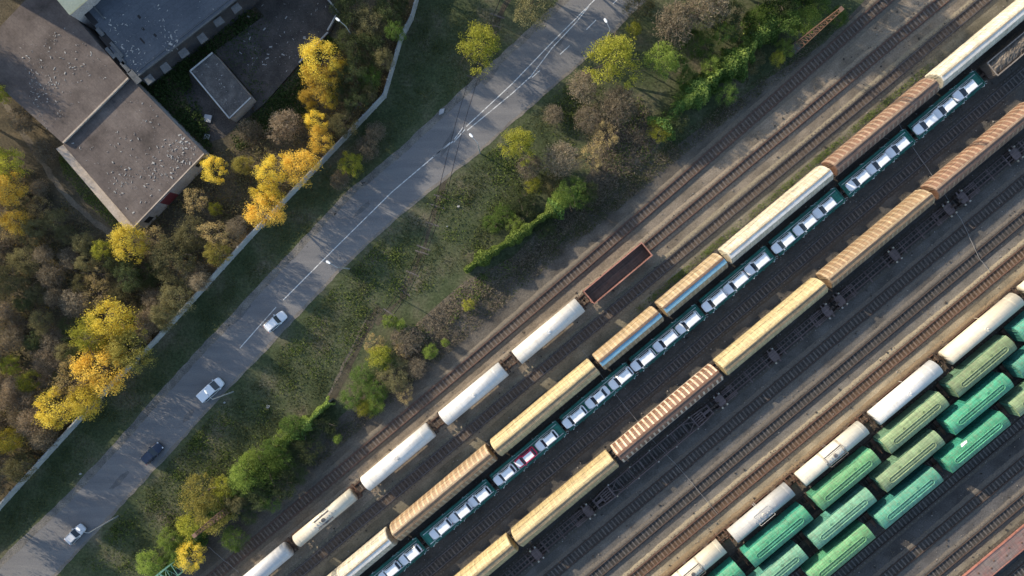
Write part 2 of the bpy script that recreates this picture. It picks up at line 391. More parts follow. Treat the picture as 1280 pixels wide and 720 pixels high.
def track(label, vf, u0, u1, bal, slm, railm=None, n_ind=100):
    um = (u0+u1)/2
    if callable(vf): f = vf
    else: f = lambda u: vf
    o = UV(um, f(um))
    t = thing('railway_track', label, 'railway track', o, TH, 'parallel tracks of the rail yard')
    # local frame: x along, y = -v
    loc = lambda u, dv=0.0: ((u-um)/S, -((f(u)-f(um))/S) - dv)
    step = 10; us = [u0+(u1-u0)*i/60 for i in range(61)]; ub = [u0+(u1-u0)*i/260 for i in range(261)]
    mb = MB(); secs = []
    ph = random.uniform(0, 9)
    for u in ub:
        x, y = loc(u); k = 0.12*math.sin(u*0.021+ph)
        w = 1.55 + k + random.uniform(-0.08, 0.08); w2 = 1.55 - k + random.uniform(-0.08, 0.08)
        j = lambda: random.uniform(-0.012, 0.012)
        secs.append([(x, y-w-0.2, -0.01), (x, y-w+0.12, 0.10), (x, y-1.0+j(), 0.225+j()), (x, y-0.84, 0.17+j()), (x, y-0.3, 0.145+j()), (x, y+0.3, 0.145+j()), (x, y+0.84, 0.17+j()), (x, y+1.0+j(), 0.225+j()), (x, y+w2-0.12, 0.10), (x, y+w2+0.2, -0.01)])
    mb.loft(secs, 0, closed=False, cap=False, smooth=True); bo = mb.build('ballast', bal, t)
    at = bo.data.attributes.new('edge', 'FLOAT', 'POINT'); at.data.foreach_set('value', [1.0, 0.75, 0.25, 0, 0, 0, 0, 0.25, 0.75, 1.0]*len(ub))
    for sg in (-1, 1):
        mb = MB(); secs = []
        for u in us:
            x, y = loc(u); y += sg*0.795
            secs.append([(x, y-0.09, 0.20), (x, y+0.09, 0.20), (x, y+0.09, 0.225), (x, y+0.04, 0.24), (x, y+0.045, RAILZ+0.06), (x, y-0.045, RAILZ+0.06), (x, y-0.04, 0.24), (x, y-0.09, 0.225)])
        mb.loft(secs, 0); mb.build('rail', railm or M_rail, t)
    n = int((u1-u0)/S/0.78); rest = MB()
    cand = []
    for i in range(n):
        u = u0 + (i+0.5)*(u1-u0)/n; cand.append((abs(UV(u, f(u)).length), u))
    near = set(u for _, u in sorted(cand)[:n_ind])
    for _, u in cand:
        x, y = loc(u); du = 4.0; ang = math.atan2(-(f(u+du)-f(u-du)), 2*du) + random.uniform(-0.02, 0.02); y += random.uniform(-0.05, 0.05)
        if u in near: part('sleeper', slm, t, (x, y, random.uniform(-0.02, 0.01)), (0, 0, ang))
        else:
            rest.box(x-0.125, x+0.125, y-1.30, y+1.30, 0.06, 0.195)
    if rest.v: tag(rest.build('sleeper', slm.materials[0], t), kind='stuff')
    return t
def t1(u): return 37.8 - max(0.0, u+250)**2*1.95e-5
TRACKS = [
 ('brown empty track nearest the overgrown wall and the weeds', t1, -560, 760, B_b1, SL_L),
 ('track carrying the red gondola and the bright white tank wagons', 69, -640, 760, B_brown, SL_L),
 ('empty track between the white tank wagons and the striped covered wagons', 102.5, -620, 740, B_b3, SL_L),
 ('track under the train of brown, cream and blue covered wagons', 138.5, -600, 720, B_dark, SL_D),
 ('track under the green flat wagons loaded with white cars', 171, -560, 720, B_dark, SL_D),
 ('dark empty track between the white cars and the yellow covered wagons', 205, -560, 700, B_dark, SL_D),
 ('track under the train of yellow and brown covered wagons', 239.5, -520, 690, B_dark, SL_D),
 ('track under the bare skeleton flat wagons', 272.6, -500, 680, B_dark, SL_D),
 ('first dark empty track right of the skeleton flat wagons', 307, -460, 650, B_gr, SL_D),
 ('second dark empty track right of the skeleton flat wagons', 342, -430, 620, B_gr, SL_D),
 ('rust coloured empty track beside the cream tank wagons', 375, -400, 590, B_rust, SL_R),
 ('track under the cream and silver tank wagons', 406, -360, 560, B_r2, SL_R),
 ('track under the row of green vans nearest the cream tanks', 438.5, -330, 540, B_dark, SL_D),
 ('track under the middle row of green vans', 471, -290, 510, B_dark, SL_D),
 ('track under the row of green vans farthest from the cream tanks', 504, -260, 480, B_dark, SL_D),
 ('dark empty track directly beside the outer row of green vans', 537, -220, 450, B_dark, SL_D),
 ('dark empty track midway between the green vans and the red flat wagon', 576, -170, 410, B_gr, SL_D),
 ('empty track next to the red flat wagon, on the side of the green vans', 612, -130, 370, B_gr, SL_D),
 ('track under the red flat wagon in the bottom right corner', 643, -90, 350, B_dark, SL_D),
 ('dark track beyond the red flat wagon, nearest the bottom right corner', 679, -50, 310, B_dark, SL_D),
]
M_railrust = paint('rusty rail', (0.12, 0.062, 0.044), (0.085, 0.045, 0.034), (0.14, 0.09, 0.065), 0.4, 0.6, 0.2)
for i, (lab, v, a, b, bs_, slm) in enumerate(TRACKS):
    track(lab, v, a, b, bs_, slm, M_railshine if i in (2, 5) else (M_railrust if i in (0, 1, 10, 11) else None))

# ------------------------------------------------------------------ wagon parts
def make_bogie(parent, x):
    mb = MB()
    for s in (-1, 1):
        mb.box(-1.25, 1.25, s*1.02-0.07, s*1.02+0.07, 0.62, 0.86); mb.box(-0.35, 0.35, s*1.02-0.10, s*1.02+0.10, 0.45, 0.95)
        for k in (-0.92, 0.92): mb.box(k-0.18, k+0.18, s*1.02-0.13, s*1.02+0.13, 0.60, 0.95)
    mb.box(-0.22, 0.22, -1.0, 1.0, 0.70, 0.98)
    b = mb.build('bogie', M_frame, parent); b.location = (x, 0, 0)
    for k in (-0.92, 0.92):
        w = MB(); w.tube([(0, -0.95, 0.775), (0, 0.95, 0.775)], [0.08, 0.08], 8)
        for s in (-1, 1): w.tube([(0, s*0.73, 0.775), (0, s*0.86, 0.775)], [0.475, 0.475], 16, smooth=False)
        o = w.build('wheelset', M_steel, b); o.location = (k, 0, 0)
    return b
def make_coupler(parent, x, s):
    mb = MB(); mb.box(x, x+s*0.55, -0.12, 0.12, 1.22, 1.42) if s > 0 else mb.box(x+s*0.55, x, -0.12, 0.12, 1.22, 1.42)
    x2 = x+s*0.55; lo, hi = min(x2, x2+s*0.28), max(x2, x2+s*0.28)
    mb.box(lo, hi, -0.22, 0.20, 1.15, 1.48)
    mb.tube([(x, 0.4, 1.2), (x+s*0.4, 0.38, 0.85), (x+s*0.75, 0.15, 1.0)], [0.03]*3, 6)
    mb.build('coupler', M_frame, parent)
def make_end_ladder(parent, x, y, z0, z1, mat, s=1):
    mb = MB()
    for k in (-0.2, 0.2): mb.bar((x, y+k, z0), (x, y+k, z1), 0.05)
    for z in np.arange(z0+0.15, z1, 0.3): mb.bar((x, y-0.2, z), (x, y+0.2, z), 0.04)
    mb.build('ladder', mat, parent)
def gear(t, L, bx):
    for x in (-bx, bx): make_bogie(t, x)
    for s in (-1, 1): make_coupler(t, s*L/2, s)
def frame(t, L, w, mat, z0=0.95, z1=1.25):
    mb = MB(); mb.box(-L/2, L/2, -0.28, 0.28, z0-0.05, z1)
    for s in (-1, 1): mb.box(-L/2, L/2, s*w-0.08, s*w+0.08, z0+0.1, z1)
    for x in (-L/2+0.1, -L/4, 0, L/4, L/2-0.1): mb.box(x-0.1, x+0.1, -w+0.08, w-0.08, z0+0.12, z1-0.02)
    mb.build('underframe', mat, t)

# covered wagon with ribbed, inward-leaning sides ---------------------------------------------
PROF = [(1.66, 1.20), (1.66, 2.45), (1.46, 3.25), (1.02, 3.92), (0.55, 4.36)]
def make_covered(label, Lpx, mats, group, rib_pitch=1.03, rib_w=0.34):
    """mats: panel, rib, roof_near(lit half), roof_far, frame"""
    L = Lpx/S - 0.95
    t = thing('covered_wagon', label, 'railway wagon', group=group)
    mb = MB()
    full = [(-y, z) for y, z in PROF] + [(y, z) for y, z in reversed(PROF)]   # -y side up, over, +y side down
    secs = []
    for x in (-L/2, -L/2+0.25, L/2-0.25, L/2):
        k = 0.965 if abs(x) > L/2-0.1 else 1.0
        secs.append([(x, y*k, 1.2+(z-1.2)*k) for y, z in full])
    mb.loft(secs, 0)
    n = max(3, int(L/rib_pitch)); d = 0.035
    for i in range(n+1):
        x = -L/2+0.28 + (L-0.56)*i/n
        for s in (-1, 1):
            pr = [(s*(y+d), z+0.012) for y, z in PROF[:-1]] + [(s*(PROF[-1][0]+0.02), PROF[-1][1]+d)]
            inn = [(s*(y-0.05), z-0.02) for y, z in PROF[:-1]] + [(s*PROF[-1][0], PROF[-1][1]-0.04)]
            a = [(x-rib_w/2, y, z) for y, z in pr]; b = [(x+rib_w/2, y, z) for y, z in pr]
            a2 = [(x-rib_w/2, y, z) for y, z in inn]; b2 = [(x+rib_w/2, y, z) for y, z in inn]
            m = len(pr)
            for k in range(m-1):
                mb.add([a[k], b[k], b[k+1], a[k+1]], [(0, 1, 2, 3)], 1)
                mb.add([a2[k], a[k], a[k+1], a2[k+1]], [(0, 1, 2, 3)], 1); mb.add([b[k], b2[k], b2[k+1], b[k+1]], [(0, 1, 2, 3)], 1)
    # eave lines along the sides
    for s in (-1, 1):
        mb.bar((-L/2+0.1, s*1.69, 1.3), (L/2-0.1, s*1.69, 1.3), 0.10, 0.14, 1); mb.bar((-L/2+0.1, s*1.495, 3.27), (L/2-0.1, s*1.495, 3.27), 0.06, 0.06, 1)
    mb.build('body', [mats[0], mats[1]], t)
    # roof: two long sheets each side of the ridge, with seams
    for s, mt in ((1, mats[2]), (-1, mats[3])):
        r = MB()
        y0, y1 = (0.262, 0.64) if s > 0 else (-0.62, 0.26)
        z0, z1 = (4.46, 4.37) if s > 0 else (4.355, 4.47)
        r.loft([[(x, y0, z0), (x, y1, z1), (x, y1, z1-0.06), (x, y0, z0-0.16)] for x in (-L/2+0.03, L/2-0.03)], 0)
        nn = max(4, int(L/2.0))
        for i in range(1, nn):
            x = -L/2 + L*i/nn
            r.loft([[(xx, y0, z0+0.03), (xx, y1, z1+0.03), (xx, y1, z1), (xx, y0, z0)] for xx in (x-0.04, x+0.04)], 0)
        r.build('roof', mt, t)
    w = MB(); w.box(-L/2+0.2, L/2-0.2, 0.20, 0.36, 4.52, 4.56)
    for i in range(int(L/1.5)): w.box(-L/2+0.5+i*1.5, -L/2+0.6+i*1.5, 0.22, 0.34, 4.42, 4.52)
    w.build('roof_walkway', mats[4], t)
    make_end_ladder(t, L/2+0.04, -0.8, 1.3, 4.1, mats[1]); make_end_ladder(t, -L/2-0.04, 0.8, 1.3, 4.1, mats[1])
    frame(t, L+0.1, 1.36, M_frame); gear(t, L+0.1, L/2-(2.6 if L > 18 else 2.0))
    return t
def P_(n, a, b=None, dirt=(0.09, 0.06, 0.04), amt=0.35, r=0.6): return paint(n, a, b, dirt, amt, r, 0.0, 0.9, True, 0.10 if 'tank' in n else (0.14 if 'roof sheet' in n else 0.36))
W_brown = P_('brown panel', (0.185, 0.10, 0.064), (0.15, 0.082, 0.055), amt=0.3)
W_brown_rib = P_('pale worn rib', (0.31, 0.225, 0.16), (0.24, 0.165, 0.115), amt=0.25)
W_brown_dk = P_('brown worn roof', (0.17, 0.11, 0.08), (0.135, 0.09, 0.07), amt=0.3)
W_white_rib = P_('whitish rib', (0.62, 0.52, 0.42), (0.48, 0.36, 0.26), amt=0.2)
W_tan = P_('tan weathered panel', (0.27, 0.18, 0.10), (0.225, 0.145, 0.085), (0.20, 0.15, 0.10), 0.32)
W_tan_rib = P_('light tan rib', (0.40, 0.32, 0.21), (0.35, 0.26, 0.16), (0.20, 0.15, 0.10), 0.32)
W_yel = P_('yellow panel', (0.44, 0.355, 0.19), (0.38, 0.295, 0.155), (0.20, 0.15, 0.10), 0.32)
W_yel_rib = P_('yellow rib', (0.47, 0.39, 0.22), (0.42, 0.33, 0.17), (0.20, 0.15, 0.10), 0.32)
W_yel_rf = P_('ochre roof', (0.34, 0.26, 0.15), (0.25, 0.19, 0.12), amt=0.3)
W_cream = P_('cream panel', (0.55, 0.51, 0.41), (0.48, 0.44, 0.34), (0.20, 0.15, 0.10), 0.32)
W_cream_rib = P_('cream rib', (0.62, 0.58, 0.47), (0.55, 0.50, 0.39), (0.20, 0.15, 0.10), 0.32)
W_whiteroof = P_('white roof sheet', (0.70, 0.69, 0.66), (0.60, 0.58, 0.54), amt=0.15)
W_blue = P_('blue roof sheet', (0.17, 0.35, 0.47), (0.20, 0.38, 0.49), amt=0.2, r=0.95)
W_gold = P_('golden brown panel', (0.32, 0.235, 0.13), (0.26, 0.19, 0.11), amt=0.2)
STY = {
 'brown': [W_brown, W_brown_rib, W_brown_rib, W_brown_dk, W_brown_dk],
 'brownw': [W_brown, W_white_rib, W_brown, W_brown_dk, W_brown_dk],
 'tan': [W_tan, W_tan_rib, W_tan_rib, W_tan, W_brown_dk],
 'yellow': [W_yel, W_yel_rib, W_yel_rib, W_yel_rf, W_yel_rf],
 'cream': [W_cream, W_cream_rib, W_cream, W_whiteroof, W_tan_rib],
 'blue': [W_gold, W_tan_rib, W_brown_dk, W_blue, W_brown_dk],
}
def place(t, u, v): t.location = UV(u, v, 0.0); t.rotation_euler = (0, 0, TH)
PROTO = {}
def covered(style, L, label, u, v, group):
    key = (style, L)
    if key not in PROTO: t = PROTO[key] = make_covered(label, L, STY[style], group)
    else:
        t = copy_tree(PROTO[key]); tag(t, label, None, group)
    place(t, u, v)
g1 = 'ribbed covered wagons of the train beside the white cars'
for st, a, b, lab in [
  ('cream', 556, 723, 'long cream covered wagon with white roof half in the top right corner'),
  ('brown', 389, 556, 'long rusty brown ribbed covered wagon between two cream ones'),
  ('cream', 222, 389, 'long cream covered wagon between the brown one and the blue roofed ones'),
  ('blue', 120.4, 222, 'short tan covered wagon with blue roof stripe coupled to the long cream wagon'),
  ('blue', 19.5, 120.4, 'short tan covered wagon with blue roof stripe coupled to the plain tan wagon'),
  ('yellow', -145, 19.5, 'long plain tan yellow covered wagon coupled behind the blue striped ones'),
  ('tan', -305, -145, 'long tan brown ribbed covered wagon between the plain tan wagon and the dirty white one'),
  ('cream', -470, -305, 'long cream covered wagon with white roof half at the bottom edge')]:
    covered(st, round(b-a), lab, (a+b)/2, 138.5, g1)
g2 = 'ribbed covered wagons of the train beside the skeleton flats'
for st, a, b, lab in [
  ('brown', 464.5, 632, 'brown ribbed covered wagon at the right edge of the picture, last of its train'),
  ('tan', 295.7, 464.5, 'orange brown covered wagon between the ribbed brown wagon and a yellow one'),
  ('yellow', 130, 295.7, 'yellow covered wagon between the orange brown one and the brown one with white ribs'),
  ('brownw', -35.5, 130, 'brown covered wagon with whitish ribs between two yellow wagons'),
  ('yellow', -195.7, -35.5, 'yellow covered wagon next to the ladder shaped skeleton flat wagon'),
  ('yellow', -360, -195.7, 'yellow covered wagon cut by the bottom edge of the picture')]:
    covered(st, round(b-a), lab, (a+b)/2, 239.5, g2)

# tank wagons -----------------------------------------------------------------------------------
def make_tank(label, Lpx, r, mats, group, style):
    L = Lpx/S; t = thing('tank_wagon', label, 'railway wagon', group=group)
    zc = 1.18+r; mb = MB()
    dome = 0.95 if style == 'round' else 0.22
    xs, rs = [], []
    for k in range(7):
        a = math.pi/2*k/6; xs.append(-L/2+dome*(1-math.sin(a)) if False else -L/2+dome*(1-math.cos(math.pi/2-a))); rs.append(max(0.02, r*math.sin(a)) if style == 'round' else max(0.02, r*min(1, math.sin(a)**0.45)))
    X = xs + [-x for x in reversed(xs)]; R = rs + list(reversed(rs))
    mb.tube([(x, 0, zc) for x in X], R, 40, 0, cap=True)
    if style in ('round', 'flat', 'banded'):
        for x in np.linspace(-L/2+dome+0.6, L/2-dome-0.6, 5):
            mb.tube([(x-0.03, 0, zc), (x+0.03, 0, zc)], [r+0.008]*2, 40, 0, cap=False)
    mb.build('barrel', mats[0], t)
    if style == 'round':
        m = MB(); m.tube([(0, 0, zc+r-0.05), (0, 0, zc+r+0.16)], [0.42, 0.42], 20); m.tube([(0.1, 0, zc+r+0.16), (0.1, 0, zc+r+0.28)], [0.16, 0.12], 10)
        m.build('manhole', mats[0], t)
        l = MB()
        for s in (-1, 1): l.bar((0.9, s*(r+0.05), 1.3), (0.9, s*(r+0.05), zc+0.2), 0.05)
        l.build('ladder', mats[0], t)
    else:
        m = MB(); m.tube([(0, 0, zc+r-0.06), (0, 0, zc+r+0.30)], [0.36, 0.34], 20); m.build('manhole', mats[1], t)
        w = MB(); hw = 1.6 if style == 'flat' else 1.9
        for y in (-0.62, 0.62): w.box(-hw, hw, y-0.22, y+0.22, zc+r*0.86, zc+r*0.86+0.05)
        for x in (-hw, hw):
            for y in (-0.84, 0.84): w.bar((x, y, zc+r*0.86), (x, y, zc+r+0.65), 0.05)
        for y in (-0.84, 0.84): w.bar((-hw, y, zc+r+0.65), (hw, y, zc+r+0.65), 0.05)
        w.build('platform', mats[1], t)
        v = MB()
        for x, y in ((-0.8, 0.1), (0.75, -0.12), (1.25, 0.0), (-1.35, 0.0), (1.9, 0.05), (-2.0, -0.05), (2.6, 0.0)):
            v.tube([(x, y, zc+r-0.08), (x, y, zc+r+0.22)], [0.11, 0.09], 10)
        v.build('valve', mats[2], t)
        l = MB()
        for s in (-1, 1):
            for k in (-0.2, 0.2): l.bar((k, s*(r+0.12), 1.2), (k, s*0.86, zc+r*0.86), 0.05)
            for q in np.linspace(0.1, 0.9, 8):
                y = s*((r+0.12)*(1-q)+0.86*q); z = 1.2*(1-q)+(zc+r*0.86)*q; l.bar((-0.2, y, z), (0.2, y, z), 0.04)
        l.build('ladder', mats[1], t)
        if style == 'banded':
            b = MB()
            for x in (-1.9, 1.9): b.tube([(x-0.22, 0, zc), (x+0.22, 0, zc)], [r+0.025]*2, 40, 0, cap=False)
            b.build('band', mats[3], t)
    for x in (-L/2+2.1, L/2-2.1):
        sd_ = MB(); sd_.box(x-0.5, x+0.5, -1.15, 1.15, 1.0, 1.28+0.25*r)
        for s in (-1, 1): sd_.box(x-0.35, x+0.35, s*1.15-0.1, s*1.15+0.1, 1.28, 1.5+0.25*r)
        sd_.build('saddle', M_frame, t)
    f = MB(); Lf = L+1.0; f.box(-Lf/2, Lf/2, -0.26, 0.26, 0.92, 1.16)
    for s in (-1, 1):
        f.box(s*Lf/2-0.12, s*Lf/2+0.12, -1.45, 1.45, 0.98, 1.26)
        f.box(s*(Lf/2-0.9)-0.45, s*(Lf/2-0.9)+0.45, -1.4, 1.4, 1.20, 1.24)
        for y in (-1.38, 1.38): f.bar((s*Lf/2, y, 1.25), (s*Lf/2, y, 2.1), 0.045)
        f.bar((s*Lf/2, -1.38, 2.1), (s*Lf/2, 1.38, 2.1), 0.045)
        for y in (-1.3, 1.3): f.bar((s*Lf/2, y, 1.1), (s*(Lf/2-2.2), y*0.9, 1.1), 0.14)
    f.build('underframe', M_rust if style != 'round' else M_frame, t)
    gear(t, Lf, L/2-2.0)
    return t
T_white = P_('white tank paint', (0.64, 0.63, 0.61), (0.58, 0.57, 0.55), (0.44, 0.40, 0.33), 0.30, 0.45)
T_grime = P_('grubby white tank paint', (0.56, 0.56, 0.56), (0.47, 0.47, 0.48), (0.40, 0.37, 0.33), 0.25, 0.5)
T_cream = P_('cream tank paint', (0.60, 0.56, 0.47), (0.54, 0.50, 0.41), (0.35, 0.28, 0.2), 0.14, 0.45)
T_silver = P_('silver tank paint', (0.44, 0.43, 0.41), (0.37, 0.36, 0.35), (0.25, 0.21, 0.18), 0.2, 0.4)
T_dark = P_('dirty grey fittings', (0.20, 0.19, 0.18), (0.12, 0.11, 0.11), amt=0.3)
T_band = P_('rust grey band', (0.38, 0.34, 0.27), (0.30, 0.27, 0.22), amt=0.35)
ga = 'tank wagons of the train behind the red gondola'
for L, r, st, ms, u, lab in [
  (100, 1.48, 'round', [T_white], 0.2, 'bright white round ended tank wagon coupled to the red gondola'),
  (95, 1.48, 'round', [T_white], -119, 'bright white round ended tank wagon, second behind the red gondola'),
  (103, 1.48, 'round', [T_white], -239, 'bright white round ended tank wagon coupled to the narrow cream white tank'),
  (89, 1.22, 'flat', [T_cream, T_dark, M_galv], -356, 'narrow flat ended off white tank wagon with valves and a platform on top'),
  (101, 1.42, 'round', [T_grime], -465.5, 'grubby pale tank wagon at the bottom edge, lowest of its train')]:
    place(make_tank(lab, L, r, ms, ga, st), u, 69)
gb = 'tank wagons of the train beside the green vans'
for L, r, st, ms, u, lab in [
  (112, 1.5, 'round', [T_cream], 534, 'cream tank wagon at the right edge of which only the end shows'),
  (112, 1.5, 'round', [T_cream], 408, 'long smooth cream round ended tank wagon near the right edge'),
  (98, 1.5, 'round', [T_white], 286.5, 'white round ended tank wagon between the smooth cream one and the banded one'),
  (100, 1.42, 'banded', [T_cream, T_dark, M_galv, T_band], 170, 'pale tank wagon with two dark bands and a platform in the middle'),
  (91, 1.40, 'flat', [T_silver, T_silver, M_galv], 57.5, 'silver grey tank wagon with a row of small valves on top'),
  (97, 1.42, 'banded', [T_cream, T_dark, M_galv, T_band], -54, 'cream tank wagon with grey fittings cut by the bottom edge')]:
    place(make_tank(lab, L, r, ms, gb, st), u, 406)

# green vans ------------------------------------------------------------------------------------
def make_van(label, Lpx, mats, group):
    L = Lpx/S; t = thing('box_van', label, 'railway wagon', group=group)
    prof = [(1.52, 1.15), (1.52, 3.72)]
    mb = MB(); mb.box(-L/2, L/2, -1.48, 1.48, 1.15, 3.74, 0)
    for s in (-1, 1):
        for x in np.linspace(-L/2+0.1, L/2-0.1, 13):
            if abs(x) > 1.9: mb.box(x-0.07, x+0.07, s*1.52-0.05, s*1.52+0.05, 1.2, 3.68, 0)
        for z in (1.22, 2.45, 3.66): mb.box(-L/2+0.02, L/2-0.02, s*1.5-0.035, s*1.5+0.035, z-0.05, z+0.05, 0)
    for s in (-1, 1):
        for y in (-0.75, 0, 0.75): mb.box(s*L/2-0.05, s*L/2+0.05, y-0.06, y+0.06, 1.2, 3.7, 0)
    mb.build('body', mats[0], t)
    # arched roof
    r = MB(); rp = [(1.56, 3.70), (1.50, 3.80), (1.20, 4.02), (0.80, 4.20), (0.38, 4.31), (0, 4.34)]
    pr = [(-y, z) for y, z in rp] + [(y, z) for y, z in reversed(rp[:-1])]
    r.loft([[(x, y, z) for y, z in pr] + [(x, 1.5, 3.66), (x, -1.5, 3.66)] for x in (-L/2-0.06, L/2+0.06)], 0)
    for x in np.linspace(-L/2+0.02, L/2-0.02, 15):
        top = [(y*1.003, z+0.022) for y, z in pr]
        m = len(top)
        a = [(x-0.025, y, z) for y, z in top]; b = [(x+0.025, y, z) for y, z in top]
        r.add(a+b, [(k, k+1, m+k+1, m+k) for k in range(m-1)])
    r.build('roof', mats[1], t)
    w = MB(); hl, hw = L*0.37, 0.46   # long looped catwalk on the ridge
    for y in (-hw, hw): w.box(-hl, hl, y-0.05, y+0.05, 4.36, 4.46)
    for s in (-1, 1):
        w.bar((s*hl, -hw, 4.41), (s*(hl+0.35), -hw*0.45, 4.41), 0.1); w.bar((s*hl, hw, 4.41), (s*(hl+0.35), hw*0.45, 4.41), 0.1); w.bar((s*(hl+0.33), -hw*0.5, 4.41), (s*(hl+0.33), hw*0.5, 4.41), 0.1)
    w.box(-hl, hl, -0.10, 0.10, 4.37, 4.42)
    for x in np.linspace(-hl, hl, 9): w.box(x-0.04, x+0.04, -hw, hw, 4.34, 4.38)
    w.build('catwalk', mats[2], t)
    h = MB()
    for x in (-L*0.17, L*0.17): h.tube([(x, 0.72, 4.2), (x, 0.72, 4.30)], [0.24, 0.24], 14)
    h.build('hatch', mats[1], t)
    for s in (-1, 1):
        d = MB(); d.box(-1.7, 1.7, s*1.55-0.03, s*1.55+0.03, 1.3, 3.55); d.box(-0.04, 0.04, s*1.58-0.03, s*1.58+0.03, 1.3, 3.55)
        for x in (-1.2, -0.6, 0.6, 1.2): d.box(x-0.04, x+0.04, s*1.58-0.02, s*1.58+0.02, 1.35, 3.5)
        d.build('door', mats[0], t)
    b_ = MB(); b_.box(-L/2-0.75, -L/2-0.05, -1.3, 1.3, 1.1, 1.16)
    for y in (-1.3, 0.5): b_.bar((-L/2-0.72, y, 1.16), (-L/2-0.72, y, 2.1), 0.05)
    b_.bar((-L/2-0.72, -1.3, 2.1), (-L/2-0.72, 0.5, 2.1), 0.05); b_.build('brake_platform', M_rust, t)
    make_end_ladder(t, -L/2-0.1, 1.0, 1.2, 3.9, mats[2]); make_end_ladder(t, L/2+0.1, -1.0, 1.2, 3.9, mats[2])
    frame(t, L+0.6, 1.3, M_frame); gear(t, L+0.6, L/2-2.0)
    return t
V = {}
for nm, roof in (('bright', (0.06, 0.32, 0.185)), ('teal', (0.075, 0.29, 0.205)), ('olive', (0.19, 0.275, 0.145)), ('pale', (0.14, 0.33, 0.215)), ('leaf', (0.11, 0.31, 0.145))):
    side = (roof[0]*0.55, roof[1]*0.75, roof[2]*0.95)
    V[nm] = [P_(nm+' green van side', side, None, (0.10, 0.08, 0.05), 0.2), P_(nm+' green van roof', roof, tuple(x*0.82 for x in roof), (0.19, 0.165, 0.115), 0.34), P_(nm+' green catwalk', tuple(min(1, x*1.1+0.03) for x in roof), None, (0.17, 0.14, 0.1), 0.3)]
van0 = None
gr = 'green covered vans'
vans = [
 (438.5, 435+46, 'teal', 'teal green van at the right edge, in the row beside the cream tanks'),
 (438.5, 330+46, 'olive', 'olive green van beside the long smooth cream tank'),
 (438.5, 223.5+46, 'olive', 'khaki green van beside the white round ended tank'),
 (438.5, 116+46, 'leaf', 'leaf green van beside the banded pale tank'),
 (438.5, 8.7+46, 'bright', 'bright green van beside the silver tank'),
 (438.5, -98+46, 'bright', 'bright green van beside the lowest cream tank, cut by the bottom edge'),
 (471, 405+46, 'teal', 'teal van at the right edge, in the middle row of green vans'),
 (471, 298+46, 'bright', 'bright emerald van in the middle row, beside the olive van'),
 (471, 189.6+46, 'olive', 'yellowish green van in the middle row, between emerald and pale teal'),
 (471, 81.8+46, 'pale', 'pale mint green van in the middle row, beside the leaf green one'),
 (471, -26+46, 'pale', 'pale grey green van at the bottom edge, in the middle row'),
 (504, 372+46, 'olive', 'olive van at the right edge, in the outer row of green vans'),
 (504, 265.5+46, 'bright', 'vivid green van in the outer row with a pale stain on its roof edge'),
 (504, 159.3+46, 'teal', 'teal green van in the outer row, next to the empty dark track'),
 (504, 52+46, 'leaf', 'yellow green van in the outer row, lowest of the three rows')]
for v, u, nm, lab in vans:
    if van0 is None: t = van0 = make_van(lab, 91, V[nm], gr)
    else:
        t = copy_tree(van0); tag(t, lab, None, gr)
        remat(t, {'body': [V[nm][0]], 'door': [V[nm][0]], 'roof': [V[nm][1]], 'hatch': [V[nm][1]], 'catwalk': [V[nm][2]]})
    if 'pale stain' in lab:
        m = MB(); m.plate([(-2.6, 1.12, 4.085), (-1.3, 1.16, 4.065), (-1.1, 1.42, 3.90), (-2.3, 1.50, 3.84)][::-1], 0.03); m.build('paint_patch', M_white, t)
    place(t, u, v)

# flat wagons with white cars -------------------------------------------------------------------
F_deck = P_('green flat deck', (0.03, 0.23, 0.165), (0.028, 0.18, 0.135), (0.04, 0.07, 0.055), 0.3)
F_sill = P_('dark green sill', (0.02, 0.15, 0.115), (0.02, 0.11, 0.09), (0.05, 0.06, 0.05), 0.3)
F_rail = P_('pale guide rail', (0.72, 0.76, 0.75), (0.55, 0.62, 0.6), (0.15, 0.25, 0.2), 0.25)
def make_flat(label, group):
    L = 15.15; t = thing('flat_wagon', label, 'railway wagon', group=group)
    d = MB(); d.box(-L/2, L/2, -1.5, 1.5, 1.18, 1.30)
    for x in np.linspace(-L/2+0.3, L/2-0.3, 20): d.box(x-0.03, x+0.03, -1.0, 1.0, 1.30, 1.315)
    d.build('deck', F_deck, t)
    s_ = MB()
    for s in (-1, 1):
        s_.box(-L/2, L/2, s*1.56-0.06, s*1.56+0.06, 0.95, 1.34)
        s_.box(-L/2+0.2, L/2-0.2, s*1.24-0.03, s*1.24+0.03, 1.30, 1.40)
    s_.box(-L/2, L/2, -0.3, 0.3, 0.85, 1.17)
    s_.build('side_sill', F_sill, t)
    for s in (-1, 1):
        r = MB(); r.box(-L/2+0.3, L/2-0.3, s*1.03-0.05, s*1.03+0.05, 1.30, 1.48); r.build('guide_rail', F_rail, t)
        for x in np.linspace(-L/2+0.6, L/2-0.6, 7):
            st = MB(); st.box(x-0.07, x+0.07, s*1.66-0.05, s*1.66+0.05, 1.0, 1.75); st.bar((x, s*1.66, 1.72), (x+0.5, s*1.45, 1.36), 0.05)
            if random.random() < 0.5: st.tube([(x+0.9+0.3*math.cos(a), s*1.42+0.2*math.sin(a), 1.36) for a in np.linspace(0, 5, 8)], [0.03]*8, 5)
            st.build('stanchion', F_rail if random.random() < 0.4 else F_sill, t)
    for s in (-1, 1):
        e = MB(); e.box(s*L/2-0.06, s*L/2+0.06, -1.5, 1.5, 1.3, 1.5); e.build('end_board', F_sill, t)
    gear(t, L, L/2-1.9)
    return t
flat0 = None
